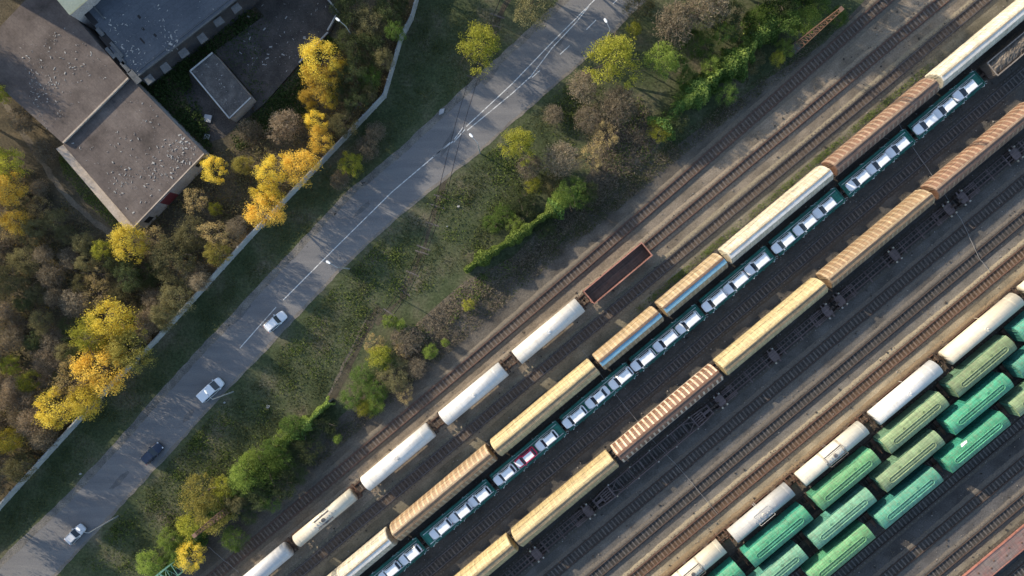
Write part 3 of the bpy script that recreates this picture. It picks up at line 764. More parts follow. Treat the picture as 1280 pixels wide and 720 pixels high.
fl_lab = ['topmost green flat wagon of the row of white cars, its end deck empty', 'green flat wagon second from the upper end of the row of white cars', 'green flat wagon third from the upper end of the row of white cars',
  'green flat wagon beside the long cream wagon and the first blue striped one', 'green flat wagon beside the two blue striped wagons', 'green flat wagon between the plain tan wagon and the brown wagon with white ribs',
  'green flat wagon that carries the red bodied car', 'green flat wagon just below the one with the red bodied car', 'green flat wagon second from the bottom edge, beside the dirty cream wagon', 'green flat wagon at the bottom edge, lowest of the row']
for k in range(10):
    if flat0 is None: t = flat0 = make_flat(fl_lab[k], 'green flat wagons loaded with cars')
    else: t = copy_tree(flat0); tag(t, fl_lab[k], None, 'green flat wagons loaded with cars')
    place(t, 613.6-112.4*(k+0.5), 171)

# cars ------------------------------------------------------------------------------------------
def car_paint(name, c, rough=0.25, coat=0.6):
    m, nt, b = new_mat(name); b.inputs['Base Color'].default_value = c4(c); b.inputs['Roughness'].default_value = rough
    b.inputs['Coat Weight'].default_value = coat; b.inputs['Coat Roughness'].default_value = 0.08
    return m
C_white = car_paint('white car paint', (0.86, 0.86, 0.85)); C_red = car_paint('red car paint', (0.62, 0.012, 0.075), 0.4, 0.2); C_silver = car_paint('silver car paint', (0.55, 0.56, 0.58), 0.3)
C_navy = car_paint('navy car paint', (0.012, 0.02, 0.045), 0.18); C_van = car_paint('white van paint', (0.72, 0.74, 0.76))
C_trim = plain('black trim', (0.02, 0.02, 0.022), 0.5)
def make_car(label, cat, L, W, hh, kind, paintm, group=None, filmm=None):
    """x forward; kind: hatch, suv, van, pickup"""
    t = thing('car' if kind != 'van' else 'van', label, cat, group=group)
    h = L/2; w = W/2; sh = 0.92 if kind in ('suv', 'van') else 0.82          # shoulder height
    hood = 0.86 if kind != 'van' else 1.05
    st = [(-h, 0.74, 0.45, sh-0.22), (-h+0.08, 0.88, 0.34, sh-0.06), (-h+0.35, 0.97, 0.25, sh), (-h+0.9, 1.0, 0.22, sh+0.02), (0, 1.0, 0.22, sh), (h-1.25, 0.99, 0.22, sh-0.01), (h-0.8, 0.97, 0.23, hood-0.04),
          (h-0.4, 0.92, 0.25, hood-0.11), (h-0.14, 0.80, 0.30, hood-0.19), (h-0.02, 0.60, 0.40, hood-0.30)]
    mb = MB(); secs = []
    for x, k, z0, z1 in st:
        y = w*k; zm = (z0+z1)/2
        pts = [(y*0.90, z0), (y*0.985, z0+0.10), (y, zm), (y*0.985, z1-0.10), (y*0.93, z1-0.03), (y*0.80, z1), (y*0.4, z1+0.03), (0, z1+0.04)]
        secs.append([(x, a, b) for a, b in pts] + [(x, -a, b) for a, b in reversed(pts[:-1])])
    mb.loft(secs, 0, smooth=True)
    zr = hh
    if kind == 'hatch': xw0, xw1, xr1, xr0 = h-1.30, h-1.90, -h+0.58, -h+0.22
    elif kind == 'suv': xw0, xw1, xr1, xr0 = h-1.32, h-1.90, -h+0.42, -h+0.15
    elif kind == 'sedan': xw0, xw1, xr1, xr0 = h-1.30, h-1.98, -h+1.25, -h+0.66
    elif kind == 'van': xw0, xw1, xr1, xr0 = h-0.78, h-1.65, -h+0.28, -h+0.10
    else: xw0, xw1, xr1, xr0 = h-1.2, h-1.85, -h+0.5, -h+0.2
    wb, wr = w*0.95, w*(0.86 if kind != 'van' else 0.88); zb = sh-0.05
    bs = [(xw0, wb*0.95), (xw0-0.3, wb), (xr0+0.2, wb), (xr0, wb*0.92)]
    rs = [(xw1, wr*0.96), (xw1-0.22, wr), (xr1+0.18, wr), (xr1, wr*0.94)]
    base = [(x, y, zb) for x, y in bs] + [(x, -y, zb) for x, y in reversed(bs)]
    top = [(x, y, zr-0.06) for x, y in rs] + [(x, -y, zr-0.06) for x, y in reversed(rs)]
    cen = [((x-(xw1+xr1)/2)*0.88+(xw1+xr1)/2, y*0.84, zr) for x, y, _ in top]
    n = 8; mb.add(base+top+cen, [(k, (k+1) % n, n+(k+1) % n, n+k) for k in range(n)] + [(n+k, n+(k+1) % n, 2*n+(k+1) % n, 2*n+k) for k in range(n)] + [tuple(range(2*n, 3*n))], 0)
    mb.build('body', paintm, t)
    def face(a, b, c, d, ins, name, mat, th=0.02):
        q = [Vector(p) for p in (a, b, c, d)]; ce = sum(q, Vector())/4; q = [ce+(p-ce)*ins for p in q]
        m = MB(); nn = (q[1]-q[0]).cross(q[3]-q[0])
        out = ce - Vector(((xw1+xr1)/2, 0, zb*0.7))
        if nn.dot(out) < 0: q = q[::-1]
        m.plate(q, th); return m.build(name, mat, t)
    face(base[0], base[7], top[7], top[0], 0.93, 'windscreen', M_glass)
    face(base[3], base[4], top[4], top[3], 0.86, 'rear_window', M_glass)
    for i0, i1 in ((1, 2), (6, 5)): face(base[i0], base[i1], top[i1], top[i0], 0.84, 'side_window', M_glass)
    if filmm:
        m = MB(); m.plate([(xw1-0.05, -wr*0.66, zr+0.008), (xw1-0.05, wr*0.66, zr+0.008), (xr1+0.1, wr*0.66, zr+0.008), (xr1+0.1, -wr*0.66, zr+0.008)][::-1], 0.02); m.build('roof_film', filmm, t)
        m = MB(); ss = []
        for x, k, z in ((xw0+0.06, 0.70, hood+0.06), (h-0.8, 0.68, hood+0.035), (h-0.4, 0.62, hood-0.045), (h-0.12, 0.48, hood-0.125)):
            ss.append([(x, -w*k, z-0.03), (x, -w*k*0.5, z+0.012), (x, 0, z+0.02), (x, w*k*0.5, z+0.012), (x, w*k, z-0.03)])
        m.loft(ss, 0, closed=False, cap=False); m.build('bonnet_film', filmm, t, fix=False)
    if kind in ('suv', 'hatch'):
        m = MB()
        for s in (-1, 1): m.bar((xw1-0.2, s*wr*0.9, zr+0.015), (xr1+0.25, s*wr*0.9, zr+0.015), 0.05, 0.05)
        m.build('roof_rail', C_trim, t)
    for x in (h-0.85, -h+0.80):
        for s in (-1, 1):
            wl_ = MB(); wl_.tube([(x, s*(w-0.20), 0.31), (x, s*(w-0.005), 0.31)], [0.31, 0.31], 18, smooth=False); wh = wl_.build('wheel', M_tyre, t)
            r_ = MB(); r_.tube([(x, s*(w-0.02), 0.31), (x, s*(w+0.008), 0.31)], [0.19, 0.19], 12, smooth=False); r_.build('rim', M_rim, wh)
    for s in (-1, 1):
        m = MB(); m.loft([[(xw0-0.28, s*wb*0.98, zb+0.10), (xw0-0.10, s*wb*0.98, zb+0.10), (xw0-0.10, s*wb*0.98, zb+0.22), (xw0-0.28, s*wb*0.98, zb+0.22)], [(xw0-0.34, s*(wb+0.2), zb+0.10), (xw0-0.16, s*(wb+0.2), zb+0.10), (xw0-0.16, s*(wb+0.2), zb+0.25), (xw0-0.34, s*(wb+0.2), zb+0.25)]], 0)
        m.build('mirror', paintm, t)
        m = MB(); m.box(h-0.42, h-0.06, s*w*0.66-0.13, s*w*0.66+0.13, hood-0.30, hood-0.16); m.build('headlight', M_lamp, t)
        m = MB(); m.box(-h-0.0, -h+0.16, s*w*0.72-0.10, s*w*0.72+0.10, sh-0.32, sh-0.08); m.build('tail_light', M_tail, t)
    return t
gc = 'white cars carried on the green flat wagons'
protos = {}
kinds = ['suv', 'hatch', 'suv', 'sedan']
off = {0: (32, 66, 95), 1: (27, 59, 90), 2: (31, 64, 98), 3: (27, 62, 95), 4: (25, 61, 98), 5: (21, 57, 94), 6: (27, 60, 94), 7: (22, 53.5, 84.5), 8: (21.5, 54, 88), 9: (24, 55, 88)}
pos_words = ['upper', 'middle', 'lower']
wag_words = ['topmost green flat', 'second green flat from the top', 'third green flat from the top', 'fourth green flat from the top', 'fifth green flat from the top',
  'green flat next above the red car', 'green flat with the red car', 'green flat next below the red car', 'second green flat from the bottom edge', 'green flat at the bottom edge']
ci = 0
for k in range(10):
    for j in range(3):
        red = (k == 6 and j == 1); big = k in (3, 4, 5)
        kd = 'hatch' if red else ('suv' if k < 3 else kinds[(k*3+j*2+k//2) % 4])
        lab = ('red car with white film on roof and bonnet among the white cars' if red else 'white %s, %s car on the %s' % ('saloon' if kd == 'sedan' else ('hatchback' if kd == 'hatch' else 'estate car'), pos_words[j], wag_words[k]))
        if red: t = make_car(lab, 'car', 4.4, 1.84, 1.55, 'hatch', C_red, gc, C_white)
        elif (kd, big) not in protos: t = protos[(kd, big)] = make_car(lab, 'car', 4.85 if big else 4.45, 1.88 if big else 1.84, 1.62 if kd == 'suv' else 1.5, kd, C_white, gc)
        else: t = copy_tree(protos[(kd, big)]); tag(t, lab, None, gc)
        p = UV(613.6-112.4*k-off[k][j]+random.uniform(-0.8, 0.8), 171+random.uniform(-0.6, 0.6), 1.32)
        t.location = p; t.rotation_euler = (0, 0, TH+math.pi+random.uniform(-0.015, 0.015))
def roadcar(label, cat, px, py, ang, L, W, hh, kind, p):
    t = make_car(label, cat, L, W, hh, kind, p); t.location = G(px, py, 0.9); t.location.z = 0.018; t.rotation_euler = (0, 0, math.radians(ang))
roadcar('white estate car with dark windscreen, first of the four vehicles coming from the road junction', 'car', 344, 402, 41, 4.4, 1.82, 1.62, 'suv', C_van)
roadcar('white van with large dark windscreen beside a leaning lamp post', 'van', 263.5, 487.5, 43, 5.0, 1.98, 1.95, 'van', C_van)
roadcar('dark navy car at the right edge of the road', 'car', 189.5, 567, 46, 4.3, 1.84, 1.62, 'suv', C_navy)
roadcar('silver hatchback passing the lowest lamp post', 'car', 93, 668.5, 46, 4.1, 1.76, 1.5, 'hatch', C_silver)

# ------------------------------------------------------------------ single wagons
def make_gondola(label, Lpx, wallm, rimm, floorm, load=None):
    L = Lpx/S; t = thing('gondola_wagon', label, 'railway wagon')
    b = MB()
    for s in (-1, 1):
        b.box(-L/2, L/2, s*1.40-0.04, s*1.40+0.04, 1.2, 3.15)
        for x in np.linspace(-L/2+0.1, L/2-0.1, 9): b.box(x-0.07, x+0.07, s*1.48-0.04, s*1.48+0.04, 1.2, 3.1)
        b.box(s*L/2-0.04, s*L/2+0.04, -1.36, 1.36, 1.2, 3.15)
        for x in np.linspace(-L/2+0.9, L/2-0.9, 8): b.box(x-0.04, x+0.04, s*1.34-0.02, s*1.34+0.02, 1.3, 3.1)
    b.build('body', wallm, t)
    r = MB()
    for s in (-1, 1):
        r.box(-L/2-0.06, L/2+0.06, s*1.42-0.09, s*1.42+0.09, 3.15, 3.27); r.box(s*L/2-0.08, s*L/2+0.08, -1.33, 1.33, 3.152, 3.268)
    r.build('top_rail', rimm, t)
    f = MB(); f.box(-L/2+0.04, L/2-0.04, -1.36, 1.36, 1.20, 1.32); f.box(-L/2+0.1, L/2-0.1, -0.16, 0.16, 1.32, 1.50)
    for x in np.linspace(-L/2+0.9, L/2-0.9, 8): f.box(x-0.05, x+0.05, -1.3, 1.3, 1.32, 1.40)
    f.build('floor', floorm, t)
    if load:
        m = MB(); nx, ny = 40, 10; vs = []
        for i in range(nx+1):
            for j in range(ny+1):
                x = -L/2+0.08+(L-0.16)*i/nx; y = -1.32+2.64*j/ny
                z = 2.75 + 0.42*math.cos(y/1.32*1.4) + 0.12*math.sin(x*1.3)+random.uniform(-0.09, 0.09)
                vs.append((x, y, z if 0 < i < nx else z-0.3))
        m.add(vs, [(i*(ny+1)+j, (i+1)*(ny+1)+j, (i+1)*(ny+1)+j+1, i*(ny+1)+j+1) for i in range(nx) for j in range(ny)], 0, False)
        m.build('load', load, t, fix=False)
    make_end_ladder(t, L/2+0.1, 0.9, 1.2, 3.2, rimm); make_end_ladder(t, -L/2-0.1, -0.9, 1.2, 3.2, rimm)
    frame(t, L+0.3, 1.3, M_frame); gear(t, L+0.3, L/2-2.0); return t
M_gwall = P_('red brown gondola', (0.19, 0.085, 0.065), (0.14, 0.065, 0.052), amt=0.3)
M_grim = P_('red gondola rim', (0.40, 0.20, 0.15), (0.32, 0.15, 0.11), amt=0.2)
M_gfloor = P_('dark rusty floor', (0.17, 0.115, 0.085), (0.12, 0.08, 0.062), amt=0.3)
place(make_gondola('empty open gondola with reddish rim coupled to the white tanks', 92, M_gwall, M_grim, M_gfloor), 110.5, 69)
M_load = ground('grey brown load', [(0.3, (0.09, 0.075, 0.06)), (0.7, (0.19, 0.16, 0.13))], 0.9, 4.0, 0.5)
M_gwall2 = P_('grey brown gondola', (0.12, 0.10, 0.085), (0.09, 0.075, 0.065), amt=0.3)
M_grim2 = P_('pale dusty rim', (0.25, 0.22, 0.19), (0.2, 0.17, 0.15), amt=0.3)
place(make_gondola('gondola heaped with grey brown load in the top right corner', 95, M_gwall2, M_grim2, M_gfloor, M_load), 667, 171)
# red flat wagon
def make_redflat():
    t = thing('flat_wagon', 'long faded red flat wagon in the bottom right corner', 'railway wagon')
    L = 25.0
    m_a = P_('faded red deck', (0.30, 0.145, 0.12), (0.23, 0.175, 0.15), (0.22, 0.19, 0.17), 0.5); m_b = P_('red sill', (0.27, 0.115, 0.09), (0.22, 0.095, 0.078), amt=0.25)
    d = MB(); d.box(-L/2, L/2, -1.48, 1.48, 1.2, 1.32)
    for x in np.linspace(-L/2+0.2, L/2-0.2, 60): d.box(x-0.015, x+0.015, -1.45, 1.45, 1.32, 1.328)
    d.build('deck', m_a, t)
    s_ = MB()
    for s in (-1, 1):
        s_.box(-L/2, L/2, s*1.54-0.06, s*1.54+0.06, 0.9, 1.40)
        for x in np.linspace(-L/2+0.5, L/2-0.5, 12): s_.box(x-0.09, x+0.09, s*1.64-0.04, s*1.64+0.04, 1.0, 1.34)
    s_.build('side_sill', m_b, t)
    for x in np.linspace(-L/2+2.0, L/2-2.0, 7):
        for y in (-0.45, 0.3):
            h = MB(); h.tube([(x+y*1.6, y, 1.325), (x+y*1.6, y, 1.40)], [0.17, 0.15], 12); h.build('bolt_socket', M_rust, t)
    frame(t, L, 1.3, M_frame); gear(t, L, L/2-2.4); return t
place(make_redflat(), 262, 643)

# skeleton flats
M_skel = P_('purplish rust steel', (0.13, 0.095, 0.093), (0.10, 0.072, 0.07), (0.16, 0.115, 0.09), 0.3, 0.8)
M_pin = P_('pale twistlock', (0.42, 0.38, 0.26), (0.36, 0.35, 0.33), amt=0.2)
def make_ladder_flat(label, L, group):
    t = thing('skeleton_flat_wagon', label, 'railway wagon', group=group)
    f = MB()
    X1 = L/2-4.6
    for s in (-1, 1):
        f.box(-X1-1.0, X1+1.0, s*1.16-0.09, s*1.16+0.09, 0.72, 1.10)
        for e in (-1, 1):
            f.bar((e*(X1+1.0), s*1.16, 0.95), (e*(X1+3.0), s*1.05, 1.05), 0.2, 0.28); f.bar((e*(X1+2.9), s*1.05, 1.05), (e*L/2, s*0.8, 1.05), 0.18, 0.26)
            f.bar((e*(X1-1.2), s*1.1, 0.95), (e*(X1+0.9), 0, 0.95), 0.12)
    for x in np.linspace(-X1+1.2, X1-1.2, 7): f.box(x-0.08, x+0.08, -1.07, 1.07, 0.80, 0.98)
    for e in (-1, 1):
        for x in (X1+0.9, X1+2.9, L/2-0.2): f.box(e*x-0.12, e*x+0.12, -1.1, 1.1, 0.84, 1.12)
        for y in (-0.62, -0.2, 0.22, 0.64): f.box(min(e*(X1+1.05), e*(X1+2.8)), max(e*(X1+1.05), e*(X1+2.8)), y-0.09, y+0.09, 0.86, 1.03)
        f.box(min(e*(X1+3.0), e*L/2), max(e*(X1+3.0), e*L/2), -0.25, 0.25, 0.8, 1.06)
    f.build('frame', M_skel, t)
    for x in (-X1-0.6, -X1/2, 0.2, X1/2, X1+0.6):
        for s in (-1, 1):
            p = MB(); p.box(x-0.13, x+0.13, s*1.30-0.1, s*1.30+0.1, 1.0, 1.22); p.build('twistlock', M_pin, t)
    gear(t, L, L/2-2.4); return t
def make_spine_flat(label, L, group):
    t = thing('skeleton_flat_wagon', label, 'railway wagon', group=group)
    f = MB()
    for y in (-0.42, 0.34): f.box(-L/2, L/2, y-0.06, y+0.06, 0.80, 1.08)
    f.box(-L/2+1.5, L/2-1.5, 1.02, 1.10, 0.86, 0.98)
    for x in (-L/2+0.4, 0.0, L/2-0.4):
        f.box(x-0.75, x+0.75, -0.95, 0.95, 1.0, 1.12)
        for s in (-1, 1):
            f.box(x-0.5, x-0.25, s*1.25-0.3, s*1.25+0.3, 0.98, 1.14); f.box(x+0.25, x+0.5, s*1.25-0.3, s*1.25+0.3, 0.98, 1.14)
    for x in np.linspace(-L/2+3, L/2-3, 6):
        if abs(x) > 1: f.box(x-0.1, x+0.1, -1.25, 1.25, 0.84, 0.98)
    for e in (-1, 1):
        a, b = sorted((e*(L/2-1.3), e*(L/2-3.6)))
        for y in (-1.0, -0.7, 0.62, 0.95): f.box(a, b, y-0.06, y+0.06, 0.86, 1.0)
        f.box(e*(L/2-3.6)-0.08, e*(L/2-3.6)+0.08, -1.1, 1.1, 0.87, 1.03)
    f.build('frame', M_skel, t)
    for x in (-L/2+0.4, 0, L/2-0.4):
        for s in (-1, 1):
            for dx in (-0.55, 0.55):
                if random.random() < 0.75:
                    p = MB(); p.box(x+dx-0.13, x+dx+0.13, s*1.2-0.12, s*1.2+0.12, 1.14, 1.34); p.build('twistlock', M_pin, t)
    for x in (-L/2+0.4, 0, L/2-0.4): make_bogie(t, x)
    for s in (-1, 1): make_coupler(t, s*L/2, s)
    return t
gs = 'bare skeleton container flats'
place(make_ladder_flat('bare skeleton flat wagon with wide ladder shaped frame beside the white ribbed brown wagon', 26.6, gs), 0, 272.6)
place(make_spine_flat('bare spine frame flat wagon beside the middle yellow covered wagon', 25.5, gs), 195, 272.6)
place(make_spine_flat('bare spine frame flat wagon beside the orange brown covered wagon', 26.0, gs), 390, 272.6)
place(make_spine_flat('bare spine frame flat wagon at the right edge of the picture', 25.0, gs), 585, 272.6)
place(make_spine_flat('bare spine frame flat wagon at the bottom edge beside the yellow wagons', 24.5, gs), -188, 272.6)

# ------------------------------------------------------------------ yard cables, bits on the ground
M_cable = plain('pale cable', (0.22, 0.21, 0.20), 0.6)
def cable(label, pts, z=0.36, r=0.045, name='ground_cable'):
    mb = MB(); P = []
    for i in range(len(pts)-1):
        a, b = G(*pts[i]), G(*pts[i+1])
        for k in range(6):
            p = a.lerp(b, k/6); P.append((p.x+random.uniform(-0.05, 0.05), p.y+random.uniform(-0.05, 0.05), z))
    P.append((G(*pts[-1]).x, G(*pts[-1]).y, z))
    mb.tube(P, [r]*len(P), 6); return tag(mb.build(name, M_cable), label, 'cable')
cable('thin pale cable laid across the tracks from the plain tan wagon towards the silver tank', [(728, 438), (767, 490), (818, 553), (850, 586), (890, 634), (896, 642)])
cable('thin pale cable laid across the tracks beside the brown wagon and the spine flats', [(1094, 170), (1139, 184), (1166, 223), (1200, 275), (1222, 322), (1236, 340)])
cable('short loose cable between the brown ribbed wagon and the white cars', [(1120, 151), (1128, 166)], 0.4, 0.06)
cable('pale cable running from the green tower to the first track', [(262, 682), (278, 696), (300, 714)], 0.5)
M_conc2 = ground('old mossy concrete', [(0.3, (0.12, 0.12, 0.10)), (0.6, (0.20, 0.19, 0.165))], 0.5, 4.0, 0.3, 0.95)
# ------------------------------------------------------------------ lattice masts
def lattice(label, base, hgt, w0, w1, mat, rz=0.0, n=12):
    t = thing('lattice_mast', label, 'mast', G(*base), rz)
    t.location.z = 0
    f = MB(); lv = lambda q: w0*(1-q)+w1*q
    cs = [(-1, -1), (1, -1), (1, 1), (-1, 1)]
    for a, b in cs: f.bar((a*w0/2, b*w0/2, 0), (a*w1/2, b*w1/2, hgt), 0.11)
    f.build('leg_frame', mat, t)
    br = MB()
    for i in range(n+1):
        q = i/n; z = hgt*q; w = lv(q)/2
        for k in range(4):
            a, b = cs[k], cs[(k+1) % 4]
            br.bar((a[0]*w, a[1]*w, z), (b[0]*w, b[1]*w, z), 0.07)
            if i < n:
                w2 = lv((i+1)/n)/2
                br.bar((a[0]*w, a[1]*w, z), (b[0]*w2, b[1]*w2, hgt*(i+1)/n), 0.045)
    br.build('bracing', mat, t)
    p = MB(); p.box(-w1/2-0.1, w1/2+0.1, -w1/2-0.1, w1/2+0.1, hgt, hgt+0.08); p.build('top_platform', mat, t)
    b = MB(); b.box(-w0/2-0.1, w0/2+0.1, -w0/2-0.1, w0/2+0.1, 0, 0.3); b.build('footing', M_conc2, t)
    return t
M_mast = P_('brown mast steel', (0.20, 0.115, 0.075), (0.15, 0.085, 0.06), amt=0.2)
lattice('tall rusty lattice mast rising out of the green bushes at the top of the yard', (994, 60), 17.0, 1.5, 0.5, M_mast, 0.75)
lattice('dark rusty lattice mast standing in the yellow green trees near the bottom edge', (291, 632), 14.7, 1.25, 0.45, M_mast, 0.6)
M_gmast = P_('pale green tower paint', (0.20, 0.40, 0.29), (0.16, 0.33, 0.25), (0.12, 0.12, 0.09), 0.2)
lattice('wide pale green lattice tower at the bottom edge', (230, 702), 16.0, 2.4, 2.0, M_gmast, 0.6, 9)

# ------------------------------------------------------------------ street lamps
M_pole = plain('grey lamp pole', (0.40, 0.41, 0.42), 0.5, 0.3); M_head = plain('white lamp housing', (0.82, 0.83, 0.84), 0.35)
def lamp(label, base, arm):
    b = G(*base); t = thing('street_lamp', label, 'street lamp', b, 0, 'street lamps along the road')
    p = MB(); p.tube([(0, 0, 0), (0, 0, 4), (0, 0, 8.4)], [0.13, 0.10, 0.075], 10); p.build('pole', M_pole, t)
    d = Vector((arm[0], -arm[1], 0)).normalized()
    a = MB(); a.tube([(0, 0, 8.38), tuple(d*0.3+Vector((0, 0, 8.75))), tuple(d*1.3+Vector((0, 0, 8.95)))], [0.06, 0.05, 0.05], 8); a.build('arm', M_pole, t)
    h = MB(); q = Vector((-d.y, d.x, 0)); secs = []
    for s, w in ((1.2, 0.10), (1.35, 0.19), (1.75, 0.22), (2.0, 0.14)):
        c = d*s; secs.append([c+q*w+Vector((0, 0, 8.94)), c+q*w*0.6+Vector((0, 0, 9.07)), c-q*w*0.6+Vector((0, 0, 9.07)), c-q*w+Vector((0, 0, 8.94))])
    h.loft(secs, 0); h.build('lamp_head', M_head, t); return t
lamp('street lamp leaning over the double white line, highest on the road', (754, 60), (-4, -7))
lamp('street lamp beside the road where the old siding crosses', (600, 191.7), (-7, -8))
lamp('street lamp on the verge above the white estate car', (436.7, 336), (-10, -6))
lamp('street lamp whose post ends beside the white van', (291.7, 489.6), (-4, -6))
lamp('lowest street lamp, its arm reaching to the silver hatchback', (147.5, 645), (-7, -4))
lamp('pale bare pole beside the ruined slab behind the concrete wall', (447, 56), (-5, -4))

# ------------------------------------------------------------------ concrete wall along the road
M_conc = ground('grey concrete', [(0.3, (0.26, 0.27, 0.27)), (0.5, (0.36, 0.365, 0.36)), (0.7, (0.43, 0.43, 0.42))], 0.4, 4.0, 0.25, 0.9, bstr=0.2)
def wall(name, label, cat, pts, hgt, th, mat, post=2.6, top=None):
    P = [G(*p) for p in pts]
    t = thing(name, label, cat, (P[0].x, P[0].y, 0)); o = t.location.copy()
    mb = MB(); posts = []
    for a, b in zip(P[:-1], P[1:]):
        d = (b-a); L = d.length; d.normalize(); n = Vector((-d.y, d.x, 0))*(th/2); k = max(1, round(L/post))
        for i in range(k):
            p0 = a+d*(L*i/k+0.05)-o; p1 = a+d*(L*(i+1)/k-0.05)-o; dz = random.uniform(-0.03, 0.03); q = n*random.uniform(0.9, 1.0)
            mb.add([p0-q, p1-q, p1+q, p0+q] + [Vector((v.x, v.y, hgt+dz)) for v in (p0-q, p1-q, p1+q, p0+q)], [(0, 3, 2, 1), (4, 5, 6, 7), (0, 1, 5, 4), (1, 2, 6, 5), (2, 3, 7, 6), (3, 0, 4, 7)])
            posts.append((a+d*(L*i/k)-o, math.atan2(d.y, d.x)))
    mb.build('panel', mat, t)
    pm = MB(); pm.box(-0.11, 0.11, -th/2-0.06, th/2+0.06, 0, hgt+0.08); po = pm.build('post', mat, t); me = po.data
    po.location = posts[0][0]; po.rotation_euler = (0, 0, posts[0][1])
    for p, a in posts[1:]: part('post', me, t, p, (0, 0, a))
    return t
wall('concrete_wall', 'long grey concrete panel wall between the woodland and the road', 'wall', [(-60, 690), (0, 637), (143, 480), (197, 427), (315, 297), (408, 200), (482, 122), (503, 50), (516, 25), (524, -4), (545, -60)], 2.2, 0.22, M_conc)
OW = {'low': [(170, 765), (222, 700), (330, 578), (385, 530), (417, 498)], 'mid': [(583, 338), (600, 325), (640, 300), (690, 264), (716, 246)], 'top': [(822, 166), (842, 140), (880, 108), (922, 78), (948, 38), (975, 8), (1020, -25)]}
t_low = wall('boundary_wall', 'old boundary wall half buried in ivy, running from the bottom edge to the trodden path', 'wall', OW['low'], 2.3, 0.25, M_conc2, 3.0)
t_mid = wall('boundary_wall', 'straight piece of old wall under an ivy hedge in the middle of the grass', 'wall', OW['mid'], 2.3, 0.25, M_conc2, 3.0)
t_top = wall('boundary_wall', 'old wall smothered by bright green ivy at the top of the yard', 'wall', OW['top'], 2.3, 0.25, M_conc2, 3.0)
L_ivy = leafmat('ivy leaf', (0.06, 0.125, 0.03), (0.17, 0.25, 0.07)); L_ivy2 = leafmat('pale ivy leaf', (0.13, 0.195, 0.04), (0.26, 0.32, 0.085))
def ivy(parent, pts, dens, w, h, mat, size=0.36):
    P = [G(*p) for p in pts]; o = parent.location; C_ = []
    for a, b in zip(P[:-1], P[1:]):
        L = (b-a).length; d = (b-a).normalized(); n = Vector((-d.y, d.x, 0))
        for k in range(int(L*dens)):
            s = random.random()*L; bulge = 0.75+0.5*math.sin(s*0.9+a.x)+0.35*math.sin(s*2.3)
            ang = random.uniform(0, math.pi); rr = random.uniform(0.75, 1.0)
            q = a+d*s+n*(math.cos(ang)*w*rr*max(0.45, bulge*0.9)); z = 0.2+math.sin(ang)*(h*(0.85+0.2*bulge))*rr
            C_.append((q.x-o.x, q.y-o.y, z))
    me = leaf_mesh('ivy', np.array(C_), np.array([size*random.uniform(0.6, 1.3) for _ in C_]), mat, 0.6, 0.75)
    return part('ivy', me, parent)
ivy(t_low, [(190, 735), (222, 700), (330, 578), (385, 530)], 300, 1.7, 3.2, L_ivy, 0.32); ivy(t_low, [(384, 531), (400, 514), (416, 499)], 950, 1.15, 3.1, L_ivy2, 0.30)
ivy(t_mid, [(582, 339), (600, 325), (640, 300), (690, 264)], 950, 1.12, 3.2, L_ivy2, 0.30); ivy(t_mid, [(690, 264), (716, 246), (730, 240)], 200, 1.7, 2.9, L_ivy)
ivy(t_top, OW['top'][:4], 520, 2.3, 3.8, L_ivy, 0.3); ivy(t_top, OW['top'][2:], 620, 2.7, 4.4, L_ivy, 0.3); ivy(t_top, [(850, 135), (885, 103), (930, 70), (946, 42), (960, 22)], 420, 1.9, 4.7, L_ivy2, 0.28)

# ------------------------------------------------------------------ ruined buildings
M_roofA = ground('weathered bitumen roof', [(0.30, (0.065, 0.054, 0.048)), (0.44, (0.11, 0.090, 0.080)), (0.55, (0.135, 0.111, 0.098)), (0.72, (0.175, 0.146, 0.128))], 0.22, 2.6, 0.22, 0.9, spots=((0.07, 0.06, 0.056), 0.35, 0.66), bstr=0.1)
def seams(m, ang, w):
    nt = m.node_tree; b = nt.nodes['Principled BSDF']; src = b.inputs['Base Color'].links[0].from_socket
    mp = nt.nodes.new('ShaderNodeMapping'); mp.inputs['Rotation'].default_value = (0, 0, ang); nt.links.new(coords(nt), mp.inputs['Vector'])
    br = nt.nodes.new('ShaderNodeTexBrick'); br.inputs['Scale'].default_value = 1.0; br.inputs['Mortar Size'].default_value = 0.03; br.inputs['Brick Width'].default_value = 7.5; br.inputs['Row Height'].default_value = w
    br.inputs['Color1'].default_value = (1, 1, 1, 1); br.inputs['Color2'].default_value = (0.90, 0.90, 0.91, 1); br.inputs['Mortar'].default_value = (0.72, 0.72, 0.72, 1)
    nt.links.new(mp.outputs[0], br.inputs['Vector']); nt.links.new(mixc(nt, src, br.outputs[0], 0.8, 'MULTIPLY'), b.inputs['Base Color'])
seams(M_roofA, math.radians(45), 1.0)
M_roofB = ground('shade blue bitumen roof', [(0.3, (0.065, 0.075, 0.09)), (0.5, (0.085, 0.096, 0.112)), (0.7, (0.11, 0.12, 0.135))], 0.15, 2.5, 0.2, 0.9, bstr=0.1)  # bluish dark tone puts the roof's shade into its colour
seams(M_roofB, math.radians(-37), 1.0)
M_plaster = ground('dirty plaster', [(0.3, (0.30, 0.27, 0.26)), (0.6, (0.40, 0.37, 0.35))], 0.4, 3.0, 0.3)
M_edge = ground('sandy coping', [(0.3, (0.34, 0.28, 0.22)), (0.6, (0.44, 0.37, 0.30))], 0.8, 4.0, 0.2)
M_slab = ground('debris covered slab', [(0.3, (0.04, 0.037, 0.034)), (0.5, (0.07, 0.063, 0.058)), (0.7, (0.105, 0.092, 0.083))], 0.35, 4.0, 0.5, spots=((0.25, 0.245, 0.24), 2.4, 0.74))
M_yellowroof = ground('sun brightened yellow roof', [(0.3, (0.68, 0.58, 0.34)), (0.6, (0.76, 0.66, 0.42))], 0.4, 3.0, 0.1)  # colour lightened to stand in for sunlight on the tower roof
